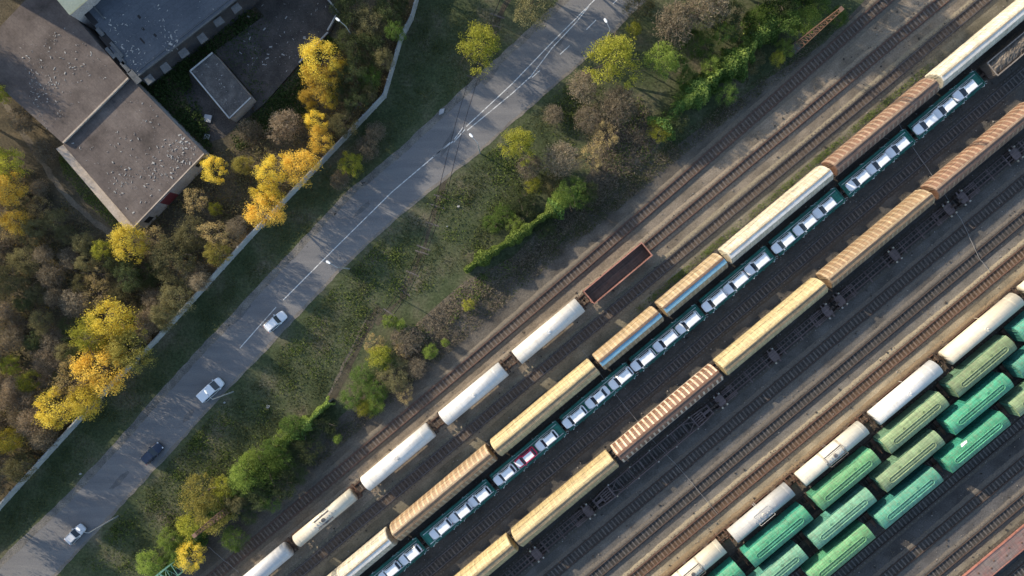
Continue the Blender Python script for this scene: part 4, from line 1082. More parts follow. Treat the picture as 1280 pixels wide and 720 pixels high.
M_dark = plain('dark void', (0.01, 0.01, 0.012), 0.9)
M_redgate = plain('red gate paint', (0.15, 0.028, 0.035), 0.7)
M_litter = plain('white litter', (0.34, 0.33, 0.31), 0.8)
def litter(parent, z, poly, n, smin=0.08, smax=0.45, name='litter', mat=None):
    """scattered shards; poly in pixels at roof height; nobody could count them"""
    cl = [random.choice(scatter(poly, 6)) for _ in range(9)]
    mb = MB(); o = parent.location if parent else Vector((0, 0, 0))
    for k in range(n):
        for _ in range(50):
            if random.random() < 0.6:
                c = random.choice(cl); x, y = random.gauss(c[0], 9), random.gauss(c[1], 9)
            else: x, y = scatter(poly, 1)[0]
            if inpoly(x, y, poly): break
        else: continue
        p = G(x, y, z) - o; a = random.uniform(0, math.pi); s = (smin+(smax-smin)*random.random()**4.0)*0.8; w = s*random.uniform(0.15, 0.5)
        d = Vector((math.cos(a), math.sin(a), 0))*s/2; e = Vector((-math.sin(a), math.cos(a), 0))*w/2; zz = Vector((0, 0, random.uniform(0.02, 0.10)))
        up = Vector((0, 0, 0.03)); q = [p-d-e+zz, p+d-e+zz*0.6, p+d+e+zz, p-d+e+zz*0.5]
        mb.add(q+[v+up for v in q], [(3, 2, 1, 0), (4, 5, 6, 7), (0, 1, 5, 4), (1, 2, 6, 5), (2, 3, 7, 6), (3, 0, 4, 7)])
    r = mb.build(name, mat or M_litter, parent); return tag(r, kind='stuff')
def block(parent, pts, z0, z1, wallm, roofm, lip=0.0):
    """walls and roof slab on a pixel outline given at roof height"""
    o = parent.location; P = [G(x, y, z1)-o for x, y in pts]; P = [(p.x, p.y) for p in P]
    mb = MB(); n = len(P)
    mb.add([(x, y, z0) for x, y in P]+[(x, y, z1-0.25) for x, y in P], [(k, (k+1) % n, n+(k+1) % n, n+k) for k in range(n)]); w = mb.build('wall', wallm, parent)
    cx = sum(p[0] for p in P)/n; cy = sum(p[1] for p in P)/n
    r = MB(); r.prism([(cx+(x-cx)*1.006, cy+(y-cy)*1.006) for x, y in P], z1-0.25, z1); return w, r.build('roof', roofm, parent), P
# low hall with the brownish roof: two roof levels
t = thing('ruined_hall', 'low derelict hall with two brown grey litter strewn roofs', 'building', (G(160, 200).x, G(160, 200).y, 0))
R1 = [(78.5, 178.5), (160, 97.5), (66, -8), (30, -60), (-60, 10), (-30, 47)]
R1 = [(78.5, 178.5), (160, 97.5), (66, -10), (34, -2), (0, 34), (-40, 72)]
w, r, P = block(t, R1, 0, 4.55, M_plaster, M_roofA)
R2 = [(79, 180), (164, 99), (255, 192), (168, 283)]
w, r, P2 = block(t, R2, 0, 4.0, M_plaster, M_roofA)
mb = MB()   # parapet coping along the step and edges
for a, b in (((79, 178.5), (160.5, 97.5)),):
    p, q = G(*a, 4.55)-t.location, G(*b, 4.55)-t.location; mb.bar((p.x, p.y, 4.60), (q.x, q.y, 4.60), 0.28, 0.14)
p, q = G(255, 192, 4.0)-t.location, G(168, 283, 4.0)-t.location; mb.bar((p.x, p.y, 4.03), (q.x, q.y, 4.03), 0.2, 0.12)
mb.build('coping', M_edge, t)
mb = MB(); pts = [(79, 181), (168, 284), (160, 291), (70, 186)]   # sandy lower ledge
mb.prism([((G(x, y, 3.4)-t.location).x, (G(x, y, 3.4)-t.location).y) for x, y in pts], 3.1, 3.4); mb.build('ledge', M_edge, t)
mb = MB(); mb.prism([((G(x, y, 3.1)-t.location).x, (G(x, y, 3.1)-t.location).y) for x, y in [(79, 182), (167, 283), (163, 287), (74, 185)]], 0, 3.1); mb.build('wall', M_plaster, t)
litter(t, 4.55, [(60, 165), (140, 90), (85, 30), (20, 60), (40, 130)], 420, 0.08, 0.52, name='roof_litter'); litter(t, 4.0, [(90, 180), (164, 108), (248, 192), (168, 275)], 420, 0.08, 0.55, name='roof_litter')
litter(t, 4.0, [(205, 175), (228, 165), (252, 192), (215, 225)], 160, 0.1, 0.7, name='roof_litter')
# openings on the lower right facade
def facade(a, b, s0, s1, z0, z1, name, mat, out=0.03):
    A, B = G(*a, 4.0)-t.location, G(*b, 4.0)-t.location; A.z = B.z = 0; d = B-A; n = Vector((d.y, -d.x, 0)).normalized()
    if (A+n).dot(n) < A.dot(n): n = -n
    if n.y > 0: n = -n
    p0, p1 = A+d*s0+n*out, A+d*s1+n*out; m = MB()
    m.plate([(p0.x, p0.y, z0), (p1.x, p1.y, z0), (p1.x, p1.y, z1), (p0.x, p0.y, z1)], 0.05); return m.build(name, mat, t)
facade((255, 192), (168, 283), 0.05, 0.16, 1.9, 3.2, 'window', M_dark); facade((255, 192), (168, 283), 0.52, 0.67, 0.1, 3.2, 'gate', M_redgate); facade((255, 192), (168, 283), 0.85, 0.93, 1.0, 2.6, 'window', M_dark)
M_shadewall = ground('shade dark wall', [(0.3, (0.05, 0.05, 0.055)), (0.6, (0.085, 0.08, 0.08))], 0.5, 3.0, 0.3)  # wall colour darkened to stand in for its shade
# higher block with shade put into its roof and wall colours
t = thing('ruined_block', 'derelict block with blue grey roof and concrete stubs along its eaves', 'building', (G(200, 30).x, G(200, 30).y, 0))
M_stub = ground('blue grey concrete', [(0.3, (0.075, 0.08, 0.083)), (0.6, (0.115, 0.12, 0.123))], 0.8, 4.0, 0.3)
R3 = [(170, 97), (297, -2), (350, -45), (180, -190), (40, -60), (106, 14), (159, 90)]
w, r, P3 = block(t, R3, 0, 5.2, M_shadewall, M_roofB)
mb = MB()
for a, b in (((173, 95), (300, -4)),):
    p, q = G(*a, 5.2)-t.location, G(*b, 5.2)-t.location
    for off_, ww, hh_ in ((0.0, 0.22, 0.22), (-0.7, 0.12, 0.08)):
        d = (q-p).normalized(); n = Vector((d.y, -d.x, 0))*(-off_); mb.bar((p.x-n.x, p.y-n.y, 5.23), (q.x-n.x, q.y-n.y, 5.23), ww, hh_)
mb.build('coping', M_stub, t)
for (x, y) in [(187, 100), (207, 85), (230, 67), (253, 48), (274, 28), (296, 11), (318, -8)]:
    p = G(x, y, 5.0)-t.location; m = MB(); a = math.radians(37.5)
    c_, s__ = math.cos(a), math.sin(a); ww_ = random.uniform(0.6, 0.95); q = [(-ww_, -random.uniform(0.3, 0.7)), (ww_, -random.uniform(0.35, 0.7)), (ww_*0.95, 0.8), (-ww_*0.9, 0.8)]
    m.prism([(p.x+u*c_-v_*s__, p.y+u*s__+v_*c_) for u, v_ in q], 4.75, 5.0); m.build('concrete_stub', M_stub, t)
for (x, y, L_, w_) in [(113, 22, 3.0, 1.0), (133, 50, 2.6, 1.3)]:
    p = G(x, y, 5.2)-t.location; m = MB(); a = math.radians(-49); c_, s__ = math.cos(a), math.sin(a)
    m.prism([(p.x+u*c_-v_*s__, p.y+u*s__+v_*c_) for u, v_ in [(-L_/2, -w_/2), (L_/2, -w_/2), (L_/2, w_/2), (-L_/2, w_/2)]], 5.2, 5.22); m.build('roof_hole', M_dark, t)
for (x, y, L_, w_) in [(122, 14, 3.4, 0.25), (146, 62, 3.2, 0.5), (150, 73, 2.5, 0.6), (157, 84, 2.2, 0.7), (168, 96, 2.6, 1.1), (138, 66, 2.2, 0.6), (125, 40, 1.6, 0.7)]:
    p = G(x, y, 5.3)-t.location; m = MB(); a = math.radians(-49); c_, s__ = math.cos(a), math.sin(a)
    m.prism([(p.x+u*c_-v_*s__, p.y+u*s__+v_*c_) for u, v_ in [(-L_/2, -w_/2), (L_/2, -w_/2), (L_/2, w_/2), (-L_/2, w_/2)]], 5.15, 5.38); m.build('loose_slab', M_stub, t)
for (x, y, L_, w_) in [(174, 21, 0.7, 0.4), (179, 36, 0.6, 0.35), (194, 44, 0.6, 0.35), (178, 51, 1.2, 0.3)]:
    p = G(x, y, 5.2)-t.location; m = MB(); a = math.radians(-50); c_, s__ = math.cos(a), math.sin(a)
    m.prism([(p.x+u*c_-v_*s__, p.y+u*s__+v_*c_) for u, v_ in [(-L_/2, -w_/2), (L_/2, -w_/2), (L_/2, w_/2), (-L_/2, w_/2)]], 5.2, 5.22); m.build('roof_hole', M_dark, t)
litter(t, 5.2, [(120, 20), (172, 92), (280, 5), (200, -20)], 190, 0.08, 0.7, 'roof_litter')
litter(t, 5.2, [(200, 40), (222, 40), (222, 66), (202, 62)], 22, 0.3, 1.2, 'roof_litter')
o_ = t.location; m = MB()   # unseen tall block, added up-sun to shade this roof and the road
m.prism([((G(x, y)-o_).x, (G(x, y)-o_).y) for x, y in [(-62, -44), (100, -322), (40, -357), (-122, -79)]], 0, 28.0); m.build('added_shade_block', M_plaster, t)
t = thing('stair_tower', 'stair tower with yellow roof brightened as if sunlit at the top left', 'building', (G(85, -20).x, G(85, -20).y, 0))
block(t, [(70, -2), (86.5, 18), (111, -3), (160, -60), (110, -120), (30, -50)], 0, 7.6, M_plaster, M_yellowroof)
t = thing('shed', 'small flat roofed shed with pale parapet beside the slab', 'building', (G(277, 105).x, G(277, 105).y, 0))
R4 = [(238, 89), (266, 66), (314, 122), (287, 148)]
M_roofC = ground('grey lichen roof', [(0.3, (0.055, 0.053, 0.052)), (0.5, (0.085, 0.081, 0.078)), (0.7, (0.14, 0.133, 0.125))], 0.6, 3.0, 0.4)
block(t, R4, 0, 3.0, M_plaster, M_roofC)
mb = MB()
for a, b in (((238, 89), (266, 66)), ((287, 148), (238, 89)), ((314, 122), (287, 148))):
    p, q = G(*a, 3.0)-t.location, G(*b, 3.0)-t.location; mb.bar((p.x, p.y, 3.08), (q.x, q.y, 3.08), 0.22, 0.2)
mb.build('parapet', M_conc, t); litter(t, 3.0, [(244, 90), (265, 72), (308, 120), (287, 140)], 60, 0.08, 0.4, 'roof_litter')
# ruined floor slab and rubble yard
t = thing('ruined_slab', 'bare concrete floor of a demolished building strewn with rubble', 'ruin', (G(360, 50).x, G(360, 50).y, 0))
mb = MB(); pts = [(302, -10), (408, -12), (425, 17), (411, 42), (372, 82), (330, 130), (318, 140), (316, 118), (268, 64), (330, 20)]
mb.prism([((G(x, y, 0.5)-t.location).x, (G(x, y, 0.5)-t.location).y) for x, y in pts], 0, 0.5); mb.build('floor_slab', M_slab, t)
mb = MB()
for a, b, h_ in (((408, -2), (424, 17), 1.4), ((424, 17), (411, 40), 0.9), ((411, 42), (375, 80), 0.75)):
    p, q = G(*a)-t.location, G(*b)-t.location; mb.bar((p.x, p.y, h_/2), (q.x, q.y, h_/2), 0.25, h_)
mb.build('broken_wall', M_conc, t); litter(t, 0.5, [(310, 5), (405, 0), (415, 20), (400, 45), (335, 115), (290, 60)], 150, 0.1, 0.8, 'rubble')
mb = MB(); pts = [(222, 100), (236, 91), (287, 151), (300, 140), (312, 128), (318, 140), (280, 172), (255, 180), (236, 130)]
tag(sheet('pavement', pg(pts), 0.02, M_slab))
for (x, y, w_, lab) in [(260, 148, 1.6, 'pale broken concrete slab on the yard beside the shed'), (259, 171, 1.1, 'small pale broken slab below the shed')]:
    p = G(x, y); m = MB(); m.prism([(p.x-w_/2, p.y-w_*0.35), (p.x+w_*0.3, p.y-w_*0.5), (p.x+w_/2, p.y+w_*0.3), (p.x-w_*0.3, p.y+w_*0.45)], 0.02, 0.22); tag(m.build('concrete_slab', M_galv), lab, 'slab')
p = G(552, 140); m = MB(); m.prism([(p.x-0.5, p.y-0.6), (p.x+0.4, p.y-0.2), (p.x+0.55, p.y+0.6), (p.x-0.3, p.y+0.4)], 0, 0.25); tag(m.build('rubble_heap', M_galv), 'pale rubble lump on the grass left of the road', 'rubble')

# ------------------------------------------------------------------ trees and bushes
K = {  # kind: (colour a, colour b, translucency)
 'yellow': ((0.60, 0.47, 0.055), (0.82, 0.67, 0.14)), 'gold': ((0.56, 0.38, 0.06), (0.76, 0.56, 0.13)), 'pale': ((0.38, 0.29, 0.13), (0.56, 0.45, 0.22)),
 'ygreen': ((0.24, 0.25, 0.035), (0.46, 0.45, 0.085)), 'green': ((0.07, 0.13, 0.03), (0.18, 0.25, 0.07)), 'dark': ((0.055, 0.075, 0.034), (0.125, 0.15, 0.07)),
 'olive': ((0.14, 0.135, 0.065), (0.28, 0.255, 0.13)), 'brown': ((0.18, 0.15, 0.105), (0.33, 0.28, 0.20)), 'bare': ((0.28, 0.22, 0.15), (0.42, 0.34, 0.24)), 'lime': ((0.16, 0.24, 0.045), (0.32, 0.39, 0.10)), 'ochre': ((0.23, 0.205, 0.05), (0.38, 0.33, 0.095)),
}
LM = {k: leafmat(k+' leaf', a, b, 0.42, 0.28) for k, (a, b) in K.items()}
M_bark = paint('bark', (0.14, 0.11, 0.085), (0.09, 0.07, 0.055), (0.2, 0.17, 0.14), 0.3, 0.9)
def crown_points(n_clump, per, flat, sparse):
    """clumps of leaves through an uneven dome of unit radius; z from 0 (crown base) to 1"""
    C_ = []
    lob = [RNG.uniform(0.62, 1.12) for _ in range(7)]; ph = RNG.uniform(0, 6.28)
    for i in range(n_clump):
        a = RNG.uniform(0, 2*math.pi); e = math.asin(RNG.uniform(-0.15, 1.0)); q = RNG.uniform(0.45, 0.95)**0.6
        k = lob[int((a+ph)/(2*math.pi)*7) % 7]
        c = np.array([math.cos(a)*math.cos(e)*q*k, math.sin(a)*math.cos(e)*q*k, 0.45+0.5*math.sin(e)*q])
        m = int(per*RNG.uniform(0.5, 1.5)); s = RNG.uniform(0.07, 0.22)*(0.8 if sparse else 1.0)
        p = RNG.normal(size=(m, 3)); p /= np.linalg.norm(p, axis=1)[:, None]; p *= (RNG.random(m)**0.45)[:, None]*s*1.6
        p[:, 2] *= 0.75; C_.append(c+p)
    return np.concatenate(C_)
def wood_mesh(nlimb, bare=False):
    mb = MB(); mb.tube([(0, 0, 0), (0.01, 0.01, 0.3), (0.02, -0.01, 0.6)], [0.045, 0.035, 0.022], 7)
    for i in range(nlimb):
        a = 2*math.pi*i/nlimb+RNG.uniform(-0.4, 0.4); z0 = RNG.uniform(0.22, 0.5); r = RNG.uniform(0.6, 0.95); z1 = RNG.uniform(0.55, 0.95)
        p0 = Vector((0, 0, z0)); p2 = Vector((math.cos(a)*r, math.sin(a)*r, z1)); p1 = p0.lerp(p2, 0.5)+Vector((RNG.uniform(-.08, .08), RNG.uniform(-.08, .08), 0.08))
        mb.tube([p0, p1, p2], [0.02, 0.013, 0.005], 5, cap=False)
        for j in range(5 if bare else 2):
            b = a+RNG.uniform(-0.9, 0.9); q = p0.lerp(p2, RNG.uniform(0.35, 0.9)); e = q+Vector((math.cos(b), math.sin(b), RNG.uniform(0.1, 0.7)))*RNG.uniform(0.18, 0.4)
            mb.tube([q, e], [0.008, 0.003], 4, cap=False)
    o = mb.build('trunk', M_bark); me = o.data; bpy.data.objects.remove(o); return me
TW = [wood_mesh(8) for _ in range(3)]; TB = [wood_mesh(13, True) for _ in range(2)]
CR = {}
for k in K:
    L_ = []
    for v in range(3):
        if k in ('bare', 'brown'):
            n = 2600; a = RNG.uniform(0, 2*math.pi, n); e = np.arcsin(RNG.uniform(0.0, 1.0, n)); q = RNG.random(n)**0.4*RNG.uniform(0.75, 1.0, n)
            d = np.stack([np.cos(a)*np.cos(e), np.sin(a)*np.cos(e), np.sin(e)*0.7], 1); P = d*q[:, None]+np.array([0, 0, 0.3])
            P = np.concatenate([P, crown_points(40, 45, 1, True)])
            me1 = leaf_mesh('crown', P, RNG.uniform(0.05, 0.13, len(P)), LM[k], 0.35, 0.25)
            L_.append(me1)
        else:
            P = crown_points(72 if k not in ('pale',) else 52, 95 if k != 'pale' else 55, 1, k == 'pale')
            L_.append(leaf_mesh('crown', P, RNG.uniform(0.028, 0.072, len(P)), LM[k], 0.3, 0.5))
    CR[k] = L_
tcount = [0]
def tree(label, px, py, rpx, h, kind, group=None, name=None, cat=None):
    r = rpx/S*1.06; p = G(px, py, h*0.55); p.z = 0
    small = h < 3.2
    nm = name or ('bush' if small else ('bare_tree' if kind in ('bare', 'brown') else 'tree'))
    t = thing(nm, label, cat or ('bush' if small else 'tree'), p, random.uniform(0, 6.28), group)
    i = tcount[0]; tcount[0] += 1
    w = part('trunk', (TB if kind in ('bare', 'brown', 'pale') else TW)[i % 2], t, scale=(r, r, h*0.92))
    z0 = 0.0 if small else h*0.22
    part('crown', CR[kind][i % 3], t, (0, 0, z0), (0, 0, random.uniform(0, 6.28)), (r, r*random.uniform(0.9, 1.1), (h-z0)))
    return t
TREES = [
 # px, py, r, h, kind, label
 (403, 80, 24, 10, 'yellow', 'tall yellow tree with pale top beside the rubble slab'), (402, 102, 24, 8.5, 'gold', 'orange gold tree in front of the tall yellow one'), (430, 84, 10, 6, 'yellow', 'slim yellow tree right of the tall yellow one'),
 (386, 122, 11, 5.5, 'gold', 'small gold tree below the orange gold one'), (414, 124, 12, 6, 'yellow', 'rounded bright yellow tree near the wall bend'), (390, 133, 7, 4, 'yellow', 'little yellow sapling between two larger yellow trees'),
 (397, 152, 13, 6.5, 'yellow', 'clear yellow tree standing alone above the orange pair'), (402, 175, 17, 7.5, 'gold', 'gold tree leaning over the concrete wall'), (357, 157, 21, 7, 'bare', 'nearly bare tree with pale branches and few gold leaves'),
 (428, 156, 18, 6, 'olive', 'grey olive tree touching the concrete wall'), (314, 166, 17, 6, 'brown', 'thin brown tree beside the shed'),
 (343, 214, 21, 9, 'yellow', 'broad yellow tree of the pair above the wall'), (381, 208, 25, 9, 'gold', 'broad orange tree of the pair overhanging the wall'), (333, 265, 24, 9, 'gold', 'deep gold tree overhanging the wall below the orange pair'), (336, 244, 18, 8, 'yellow', 'yellow tree top between the orange pair and the deep gold tree'),
 (270, 213, 15, 6, 'yellow', 'round yellow tree at the right corner of the hall'), (305, 208, 15, 6, 'ochre', 'dull yellow round tree next to the round yellow one'), (247, 250, 18, 5.5, 'pale', 'pale half bare tree in front of the red gate'), (270, 261, 9, 4, 'ygreen', 'small yellow green tree below the pale half bare one'),
 (270, 292, 17, 8, 'pale', 'tall pale gold tree near the wall, upper of two'), (274, 318, 17, 8, 'ochre', 'tall ochre tree near the wall, lower of two'), (295, 285, 14, 4, 'brown', 'brown thicket bush between the pale gold and deep gold trees'),
 (163, 303, 25, 8, 'yellow', 'vivid lemon yellow tree at the bottom corner of the hall'), (193, 297, 19, 6, 'pale', 'tan tree behind the lemon yellow tree'), (219, 322, 30, 7, 'olive', 'large olive tree between the hall and the wall'), (240, 292, 20, 6, 'olive', 'pale olive tree below the red gate'), (222, 372, 19, 6, 'olive', 'olive tree close to the wall, below the large olive one'), (245, 345, 18, 5, 'brown', 'brown twiggy tree between the olive trees and the wall'),
 (143, 402, 30, 10, 'yellow', 'big yellow tree crowning the woodland above the lower wall'), (118, 424, 25, 9, 'ygreen', 'yellow green tree left of the big yellow one'), (165, 436, 27, 9.5, 'ochre', 'ochre yellow tree hanging over the lower wall'), (130, 460, 33, 9.5, 'gold', 'wide gold tree beside the lower wall'), (95, 474, 26, 8, 'pale', 'pale straw coloured tree left of the wide gold one'), (75, 506, 24, 8, 'yellow', 'yellow tree at the lower end of the gold clump'), (110, 500, 23, 8, 'yellow', 'yellow tree at the wall, lowest of the gold clump'), (186, 402, 17, 5, 'bare', 'pale bare tree between the big yellow tree and the wall'),
 (207, 393, 15, 8, 'olive', 'olive tree standing at the wall above the big yellow tree'), (252, 352, 13, 8, 'brown', 'tall brown tree at the wall beside the olive ones'), (28, 584, 15, 8, 'olive', 'olive tree at the lower end of the wall near the left edge'), (58, 545, 16, 7.5, 'brown', 'brown tree at the wall below the gold clump'),
 (13, 550, 17, 7, 'yellow', 'yellow tree at the left edge above the wall'), (40, 530, 20, 6, 'bare', 'pale bare tree at the left edge near the wall'), (14, 240, 22, 8, 'gold', 'gold tree at the left edge'), (22, 278, 17, 7, 'gold', 'small orange tree at the left edge below the gold one'), (10, 208, 20, 8, 'ygreen', 'yellow green tree at the left edge, above the gold one'), (45, 284, 14, 6, 'olive', 'pale olive tree beside the small orange one'), (5, 118, 14, 6, 'ygreen', 'yellow green tree at the left edge beside the hall roof'), (30, 150, 20, 4, 'brown', 'brown bush along the left edge of the hall'), (55, 190, 16, 3.5, 'brown', 'brown bush near the left corner of the hall'),
 (600, 58, 27, 7, 'ygreen', 'feathery yellow green tree beside the road on the far grass'), (664, 3, 27, 8, 'olive', 'pale green tree at the top edge beside the road'), (440, 206, 17, 4.5, 'ygreen', 'yellow green bush between the wall and the road'), (458, 186, 18, 4, 'brown', 'brown twiggy bush between wall and road'), (470, 165, 14, 3.5, 'brown', 'small brown bush below the wall bend'), (425, 225, 14, 3, 'brown', 'low brown bush at the roadside below the yellow green one'),
 (765, 76, 34, 10, 'ygreen', 'big sunlit yellow green tree beside the road'), (828, 78, 23, 8, 'lime', 'bright green tree right of the big yellow green one'), (850, 82, 12, 5, 'green', 'small green tree leaning on the bright green one'), (648, 181, 23, 8, 'ygreen', 'round yellow green tree alone beside the road'), (692, 143, 14, 3, 'brown', 'round brown bush alone on the grass'),
 (842, 30, 27, 9, 'brown', 'large brown leafless tree at the top near the road'), (792, 38, 11, 3.5, 'ygreen', 'small yellow green bush at the road edge near the top'), (800, 8, 18, 5, 'olive', 'olive tree at the top edge next to the road'), (728, 108, 20, 5, 'brown', 'brown tree behind the big yellow green one'), (772, 132, 25, 6.5, 'brown', 'wide brown thicket tree below the big yellow green one'), (758, 170, 20, 4, 'pale', 'gold brown bush in the dry verge'), (735, 150, 18, 4, 'brown', 'brown bush between grass and dry verge'),
 (700, 200, 25, 6, 'brown', 'wide dry bush right of the round yellow green tree'), (735, 198, 20, 5.5, 'pale', 'straw coloured dry bush at the verge'), (662, 208, 18, 3.5, 'brown', 'dry brown bush under the round yellow green tree'), (667, 231, 12, 2.6, 'ygreen', 'small bright yellow green bush above the ivy hedge'), (648, 250, 16, 2.4, 'dark', 'dark green bush left of the ivy hedge, upper one'), (617, 279, 13, 2.0, 'green', 'round green bush left of the ivy hedge, lowest one'), (643, 280, 13, 2.1, 'lime', 'light green bush leaning on the ivy hedge'), (690, 230, 14, 2.6, 'olive', 'olive bush above the ivy hedge'), (716, 240, 21, 5, 'green', 'green bush at the upper end of the ivy hedge'), (735, 240, 14, 4, 'dark', 'dark bush at the end of the ivy hedge nearest the first track'),
 (826, 160, 16, 4, 'ygreen', 'yellow green bush at the lower end of the green ivy wall'), (842, 152, 20, 4.5, 'dark', 'dark green tree in the shade of the ivy wall'), (880, 8, 30, 9, 'brown', 'grey brown leafless tree at the top edge'), (908, 22, 22, 6.5, 'dark', 'dark green tree at the top behind the ivy wall'), (873, 56, 21, 5.2, 'green', 'green tree above the ivy wall, left one'), (906, 42, 16, 5.2, 'lime', 'light green rounded tree above the ivy wall, right one'), (858, 100, 14, 4, 'green', 'green bush between the bright green tree and the ivy wall'),
 (1003, 28, 25, 5.2, 'lime', 'big bright green bush behind the rusty mast'), (978, 24, 22, 6, 'green', 'green bush left of the rusty mast'), (1022, 8, 18, 3.6, 'green', 'green bush at the top edge above the rusty mast'), (972, 3, 18, 8, 'dark', 'dark green tree at the top edge beside the ivy wall'), (982, 60, 13, 2.4, 'lime', 'light green bush at the foot of the rusty mast'), (970, 72, 10, 3, 'ygreen', 'small yellow green bush left of the mast foot'), (908, 118, 15, 4, 'green', 'green bush alone between the ivy wall and the first track'), (1048, 22, 13, 3.0, 'green', 'green bush right of the rusty mast tip'), (938, 78, 16, 3, 'olive', 'olive bush in the shade right of the ivy wall'),
 (928, 52, 17, 4.8, 'green', 'green bush hanging over the ivy wall near the top'), (888, 84, 15, 5.2, 'lime', 'light green bush growing out of the middle of the ivy wall'), (946, 22, 17, 6.5, 'green', 'green bush in the upper end of the ivy wall'), (856, 122, 15, 3.4, 'green', 'green bush on the lower part of the ivy wall'),
 (487, 401, 10, 3.0, 'lime', 'small light green bush at the end of the old siding, left one'), (501, 406, 9, 2.8, 'lime', 'small light green bush at the end of the old siding, right one'), (470, 430, 15, 3, 'pale', 'reddish straw bush in the weedy patch'), (475, 445, 17, 3.5, 'ygreen', 'yellow green bush in the middle of the weedy patch'), (537, 440, 11, 2.6, 'lime', 'light green bush nearest the first track in the weedy patch'), (507, 425, 22, 3, 'brown', 'dark brown bush in the weedy patch'), (492, 468, 22, 2.8, 'olive', 'olive brown bush in the weedy patch'), (468, 488, 17, 2.8, 'green', 'green bush at the lower side of the weedy patch'), (440, 497, 16, 2.8, 'green', 'green bush beside the trodden path'), (455, 510, 12, 2.6, 'ygreen', 'yellow green bush lowest in the weedy patch'), (556, 428, 6, 1.8, 'lime', 'tiny light green shrub near the first track'), (585, 381, 9, 2, 'ygreen', 'lone yellow green shrub in the dry verge'), (505, 490, 15, 2, 'pale', 'straw bush at the lower corner of the weedy patch'),
 (300, 606, 18, 5, 'green', 'green tree between the light green one and the olive yellow ones'), (318, 572, 16, 4.5, 'lime', 'light green bush on the grass side of the low wall, above the tall green tree'), (356, 548, 13, 3.6, 'lime', 'light green bush just left of the short ivy hedge'), (352, 575, 18, 5.0, 'green', 'green tree right of the large green one on the low wall'), (372, 590, 16, 3.4, 'dark', 'dark bush nearest the first track below the low wall'), (338, 622, 16, 4, 'green', 'green bush at the track edge beside the dark mast'), (280, 612, 16, 5, 'ygreen', 'yellow green tree between the green trees and the olive yellow one'), (222, 690, 15, 4.5, 'green', 'green bush beside the green lattice tower'), (310, 640, 15, 3.6, 'dark', 'dark bush at the foot of the dark mast'),
 (452, 470, 17, 2.4, 'green', 'green bush at the upper side of the weedy patch'), (482, 452, 16, 2.4, 'green', 'green bush between the yellow green and the olive brown bushes'), (520, 460, 15, 2.2, 'brown', 'brown bush at the right side of the weedy patch'), (466, 506, 15, 2.2, 'lime', 'light green bush at the bottom of the weedy patch'), (500, 440, 14, 2.2, 'pale', 'rusty straw bush in the middle of the weedy patch'),
 (632, 266, 14, 2.0, 'green', 'green bush between the round bush and the dark one by the ivy hedge'), (658, 258, 14, 2.0, 'dark', 'dark bush in the hollow above the ivy hedge'), (700, 252, 16, 3.6, 'lime', 'light green bush on the upper part of the ivy hedge'), (680, 285, 14, 2.2, 'dark', 'low dark bush on the track side of the ivy hedge'),
 (367, 530, 17, 5, 'green', 'rounded green tree left of the short ivy hedge'), (422, 548, 7, 2.6, 'lime', 'small ball shaped light green shrub beside the first track'), (343, 558, 15, 5, 'green', 'green tree on the grass side of the low wall'), (335, 586, 24, 7, 'green', 'large green tree growing through the low wall'), (308, 590, 23, 7.5, 'lime', 'light green tree above the dark lattice mast'), (352, 603, 20, 6, 'dark', 'dark green tree on the track side of the low wall'), (325, 615, 20, 5, 'dark', 'dark green tree beside the dark lattice mast'), (402, 530, 20, 3, 'dark', 'low dark green bush in the shade of the short ivy hedge'), (383, 560, 22, 3.5, 'dark', 'wide dark green bush right of the low wall'),
 (254, 618, 28, 6.0, 'ochre', 'tall olive yellow tree left of the dark mast'), (268, 645, 24, 4.6, 'ochre', 'olive yellow tree behind the dark mast'), (240, 655, 21, 4.6, 'ygreen', 'yellow green tree at the tip of the dark mast'), (292, 672, 18, 4.2, 'green', 'green tree right of the dark mast'), (240, 694, 17, 5.5, 'yellow', 'yellow tree above the green lattice tower'), (214, 672, 16, 5, 'lime', 'light green tree left of the yellow tree near the bottom edge'), (190, 703, 20, 5, 'lime', 'light green tree at the bottom edge left of the green tower'), (296, 625, 16, 5, 'olive', 'grey olive tree at the foot of the dark mast'),
]
for px, py, r, h, k, lab in TREES: tree(lab, px, py, r, h, k)
# thicket between slab, fence and top edge
k_ = 0
for px, py, r in [(437, 15, 20), (462, 30, 20), (487, 16, 18), (494, 42, 12), (440, 60, 20), (466, 62, 19), (482, 76, 13), (442, 95, 19), (462, 100, 15), (425, 118, 14), (447, 128, 14), (463, 118, 11), (500, 6, 11)]:
    kk = ['dark', 'olive', 'dark', 'green', 'dark'][k_ % 5]; k_ += 1
    tree('dark green thicket shrub inside the bend of the concrete wall', px, py, r, random.uniform(6.0, 8.0), kk, 'dark thicket inside the wall bend', 'shrub', 'shrub')
